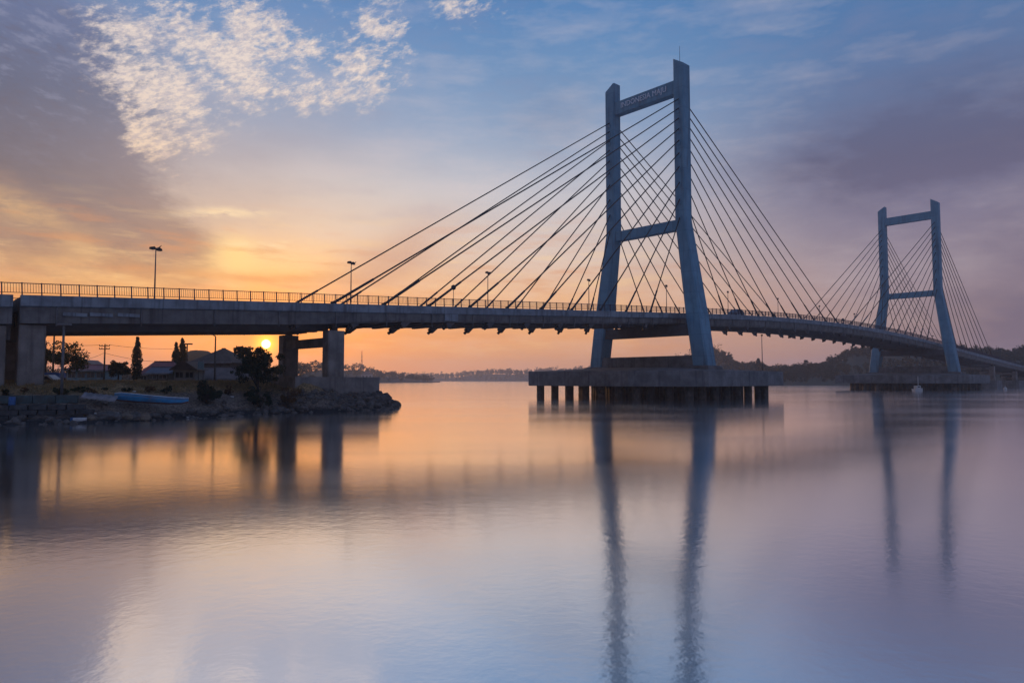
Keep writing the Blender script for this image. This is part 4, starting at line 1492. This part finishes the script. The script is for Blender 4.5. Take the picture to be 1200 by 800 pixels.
house('shed', 'pale roofed shed seen between the columns of the second pier', px_x(371, 235), 240, 5.0, 4, 1.6, 1.0, R(5), 'wallp', 'trim', windows=2, door=False)
house('house', 'pale domed looking house on the headland just right of the second pier', px_x(412, 600), 665, 10, 6, 5.2, 3.0, R(5), 'wallp', 'roofg', hip=True, windows=3, door=False)

# satellite style blue white panel between the gable house and the long roof
pn = thing('billboard', 'small pale blue board on two posts beside the dark front gable', 'board', (px_x(235.5, 90), 90, lz(px_x(235.5, 90), 90)))
for s in (-0.3, 0.3):
    MB().tube([(s, 0.06, 0), (s, 0.06, 2.7)], 0.04, 6).build('post', M['steel'], pn)
MB().box(-0.42, 0.42, -0.02, 0.02, 1.55, 2.5).build('panel', M['wallt'], pn)

# --- poles
def utility_pole(label, px, Y, top, kind):
    x, y, z = at_px(px, Y)
    H = px_z(top, Y) - z
    root = thing('utility_pole', label, 'utility pole', (x, y, z), 0, 'poles behind the bank')
    MB().tube([(0, 0, 0), (0, 0, H)], [0.13, 0.09], 8).build('pole', M['wood'] if kind != 'steel' else M['steel'], root)
    if kind == 'cross':
        for dz, wdt in ((0.28, 0.75), (0.72, 0.75)):
            ca_ = MB().box(-wdt, wdt, -0.16, -0.1, H - dz - 0.05, H - dz + 0.05).build('crossarm', M['wood'], root)
            for s in (-0.7, -0.35, 0.35, 0.7):
                MB().loft([[(s * wdt / 0.75 + math.cos(a) * r, -0.13 + math.sin(a) * r, H - dz + q) for a in [i * math.pi / 3 for i in range(6)]] for r, q in ((0.04, 0.052), (0.08, 0.1), (0.05, 0.2))]).build('insulator', M['dark'], ca_)
    if kind == 'tee':
        ca_ = MB().box(-0.28, 0.75, -0.1, 0.1, H - 0.1, H + 0.1).build('lamp_head', M['dark'], root)
    if kind == 'steel':
        MB().box(-0.55, 0.55, -0.18, 0.18, H + 0.003, H + 0.16).build('lamp_head', M['steel'], root)
    return root, Vector((x, y, z + H))


_, pA = utility_pole('brown wooden pole standing in the ragged tree', 62.5, 88, 386, 'plain')
_, pB = utility_pole('slim grey pole with a flat wide head in front of the deck', 73.5, 58.4, 381, 'steel')
_, pC = utility_pole('wooden utility pole with two crossarms and insulators', 122.5, 98, 403, 'cross')
_, pD = utility_pole('pole with a dark T head beside the taller cypress', 219, 101, 403, 'tee')

# street lamp with curved arm
x, y, z = at_px(252, 78)
H = px_z(394, 78) - z
sl = thing('street_lamp', 'street lamp with a long arm curving left over the houses', 'street lamp', (x, y, z))
MB().tube([(0, 0, 0), (0, 0, H)], [0.11, 0.075], 8).build('pole', M['steel'], sl)
MB().tube([(0, 0, H), (-0.35, 0, H + 0.18), (-0.9, 0, H + 0.38), (-1.1, 0, H + 0.42)], [0.06, 0.05, 0.04, 0.04], 6).build('arm', M['steel'], sl)
MB().loft([[(-1.05, -0.06, H + 0.36), (-1.05, 0.06, H + 0.36), (-1.05, 0.06, H + 0.48), (-1.05, -0.06, H + 0.48)], [(-1.4, -0.1, H + 0.33), (-1.4, 0.1, H + 0.33), (-1.4, 0.08, H + 0.46), (-1.4, -0.08, H + 0.46)], [(-1.75, -0.04, H + 0.35), (-1.75, 0.04, H + 0.35), (-1.75, 0.04, H + 0.40), (-1.75, -0.04, H + 0.40)]]).build('lamp_head', M['dark'], sl)


def wire(label, a, b2, sag):
    m = MB()
    m.tube([a.lerp(b2, k / 10) - Vector((0, 0, sag * 4 * (k / 10) * (1 - k / 10))) for k in range(11)], 0.022, 4)
    tag(m.build('overhead_wire', M['dark']), label, 'wire', 'overhead wires between the poles')


wire('upper overhead wire from the brown pole to the crossarm pole', pA + Vector((0, 0, -1.6)), pC + Vector((-0.6, -0.1, -0.1)), 0.25)
wire('lower overhead wire from the brown pole to the crossarm pole', pA + Vector((0, 0, -3.4)), pC + Vector((-0.1, -0.1, -1.3)), 0.75)
wire('upper overhead wire from the crossarm pole towards the T head pole', pC + Vector((0.6, -0.1, -0.1)), pD + Vector((0, 0, -0.6)), 0.3)
wire('lower overhead wire from the crossarm pole towards the T head pole', pC + Vector((0.1, -0.1, -1.3)), pD + Vector((0, 0, -2.6)), 0.5)

# blue stall and pale car behind the bank edge
x, y, z = at_px(63.5, 80)
stl = thing('market_stall', 'low blue covered stall under the ragged tree', 'stall', (x, y, z))
MB().loft([[(-1.1, yy, 0.35), (1.1, yy, 0.35), (1.0, yy, 0.95), (-1.0, yy, 0.95)] for yy in (-0.6, 0.6)]).build('tarpaulin', M['bluep'], stl)
for s in (-1.0, 1.0):
    for q in (-0.5, 0.5):
        MB().box(s - 0.04, s + 0.04, q - 0.04, q + 0.04, 0, 0.347).build('leg', M['wood'], stl)
x, y, z = at_px(51, 76)
c2 = thing('car', 'white car roof showing above the bank beside the first pier', 'car', (x, y, z - 1.0), R(5))
MB().loft([[(xx, yy * (0.9 if zz > 1.1 else 1.0), zz) for xx, zz in prof] for yy in (-0.8, 0.8)]).build('body', M['whitepaint'], c2)
for s in (-1, 1):
    MB().add([(-1.0, s * 0.815, 1.12), (1.35, s * 0.815, 1.12), (0.8, s * 0.75, 1.55), (-0.55, s * 0.75, 1.55)], [(0, 1, 2, 3)]).build('side_window', M['window'], c2)
    for xx in (-1.35, 1.35):
        MB().tube([(xx, s * 0.65, 0.33), (xx, s * 0.85, 0.33)], 0.33, 12).build('wheel', M['dark'], c2)

# --- far landmarks
# pale flat topped hill behind the houses
m = MB()
rings = []
hx, hy = px_x(233, 460), 460
for q, zz in ((1.35, 2.0), (1.12, 10), (1.0, 16), (0.88, 20.5), (0.55, 22.3), (0.15, 22.8)):
    rings.append([(hx + math.cos(i * 6.283 / 28) * 9.6 * q * (1 + 0.06 * math.sin(i * 3.1)), hy + math.sin(i * 6.283 / 28) * 14 * q, zz + 0.5 * math.sin(i * 2.3 + zz)) for i in range(28)])
m.loft(rings, True, True)
tag(m.build('hill', M['forest']), kind='structure')

# radio mast on the headland
mx_, my_ = px_x(424, 905), 905
mast = thing('radio_mast', 'thin red and white lattice mast above the headland trees', 'mast', (mx_, my_, 14.0))
Hm = px_z(411, 905) - 14.0
for k in range(5):
    z0, z1 = Hm * k / 5, Hm * (k + 1) / 5
    m = MB()
    w0, w1 = 1.1 * (1 - z0 / Hm) + 0.15, 1.1 * (1 - z1 / Hm) + 0.15
    cs = [(-1, -1), (1, -1), (1, 1), (-1, 1)]
    for i in range(4):
        a, c = cs[i], cs[(i + 1) % 4]
        m.tube([(a[0] * w0, a[1] * w0, z0), (a[0] * w1, a[1] * w1, z1)], 0.13, 4)
        m.tube([(a[0] * w0, a[1] * w0, z0), (c[0] * w1, c[1] * w1, z1)], 0.07, 4)
        m.tube([(a[0] * w1, a[1] * w1, z1), (c[0] * w1, c[1] * w1, z1)], 0.07, 4)
    m.build('mast_section', M['mastred'] if k % 2 == 0 else M['trim'], mast)

GF = 'trees standing out on the far shore'
for px, u, H, wdt, lab, sd_, kd in (
        (890, 0.45, 15, 6.5, 'tall dense tree standing out on the far shore right of the near pylon', 41, 'column'),
        (945, 0.6, 13, 8, 'open crowned tree standing out on the far shore left of the far pylon', 42, 'broad'),
        (755, 0.9, 12, 9, 'low round tree seen between the near pylon legs, left one', 43, 'broad'),
        (765, 0.9, 14, 8, 'taller round tree seen between the near pylon legs, right one', 44, 'broad'),
        (856, 0.9, 12, 9, 'rounded tree on the hill crest close right of the near pylon', 45, 'broad')):
    x, y, z = pick_right(px, u)
    make_tree('far_tree', lab, 'tree', (x, y, z - 0.3), H, wdt, kd, 'forest', sd_, GF, 1500, 0.6)

# ================================================================== haze
hb = MB().box(-2600, 2600, -320, 2600, -2.0, 72.0)
hz = bpy.data.materials.new('haze')
hz.use_nodes = True
ht = hz.node_tree
ht.nodes.clear()
pv = ht.nodes.new('ShaderNodeVolumePrincipled')
pv.inputs['Color'].default_value = (0.93, 0.93, 0.95, 1)
pv.inputs['Density'].default_value = 0.00028
pv.inputs['Anisotropy'].default_value = 0.45
ho = ht.nodes.new('ShaderNodeOutputMaterial')
ht.links.new(pv.outputs[0], ho.inputs['Volume'])
tag(hb.build('haze', hz), kind='stuff')
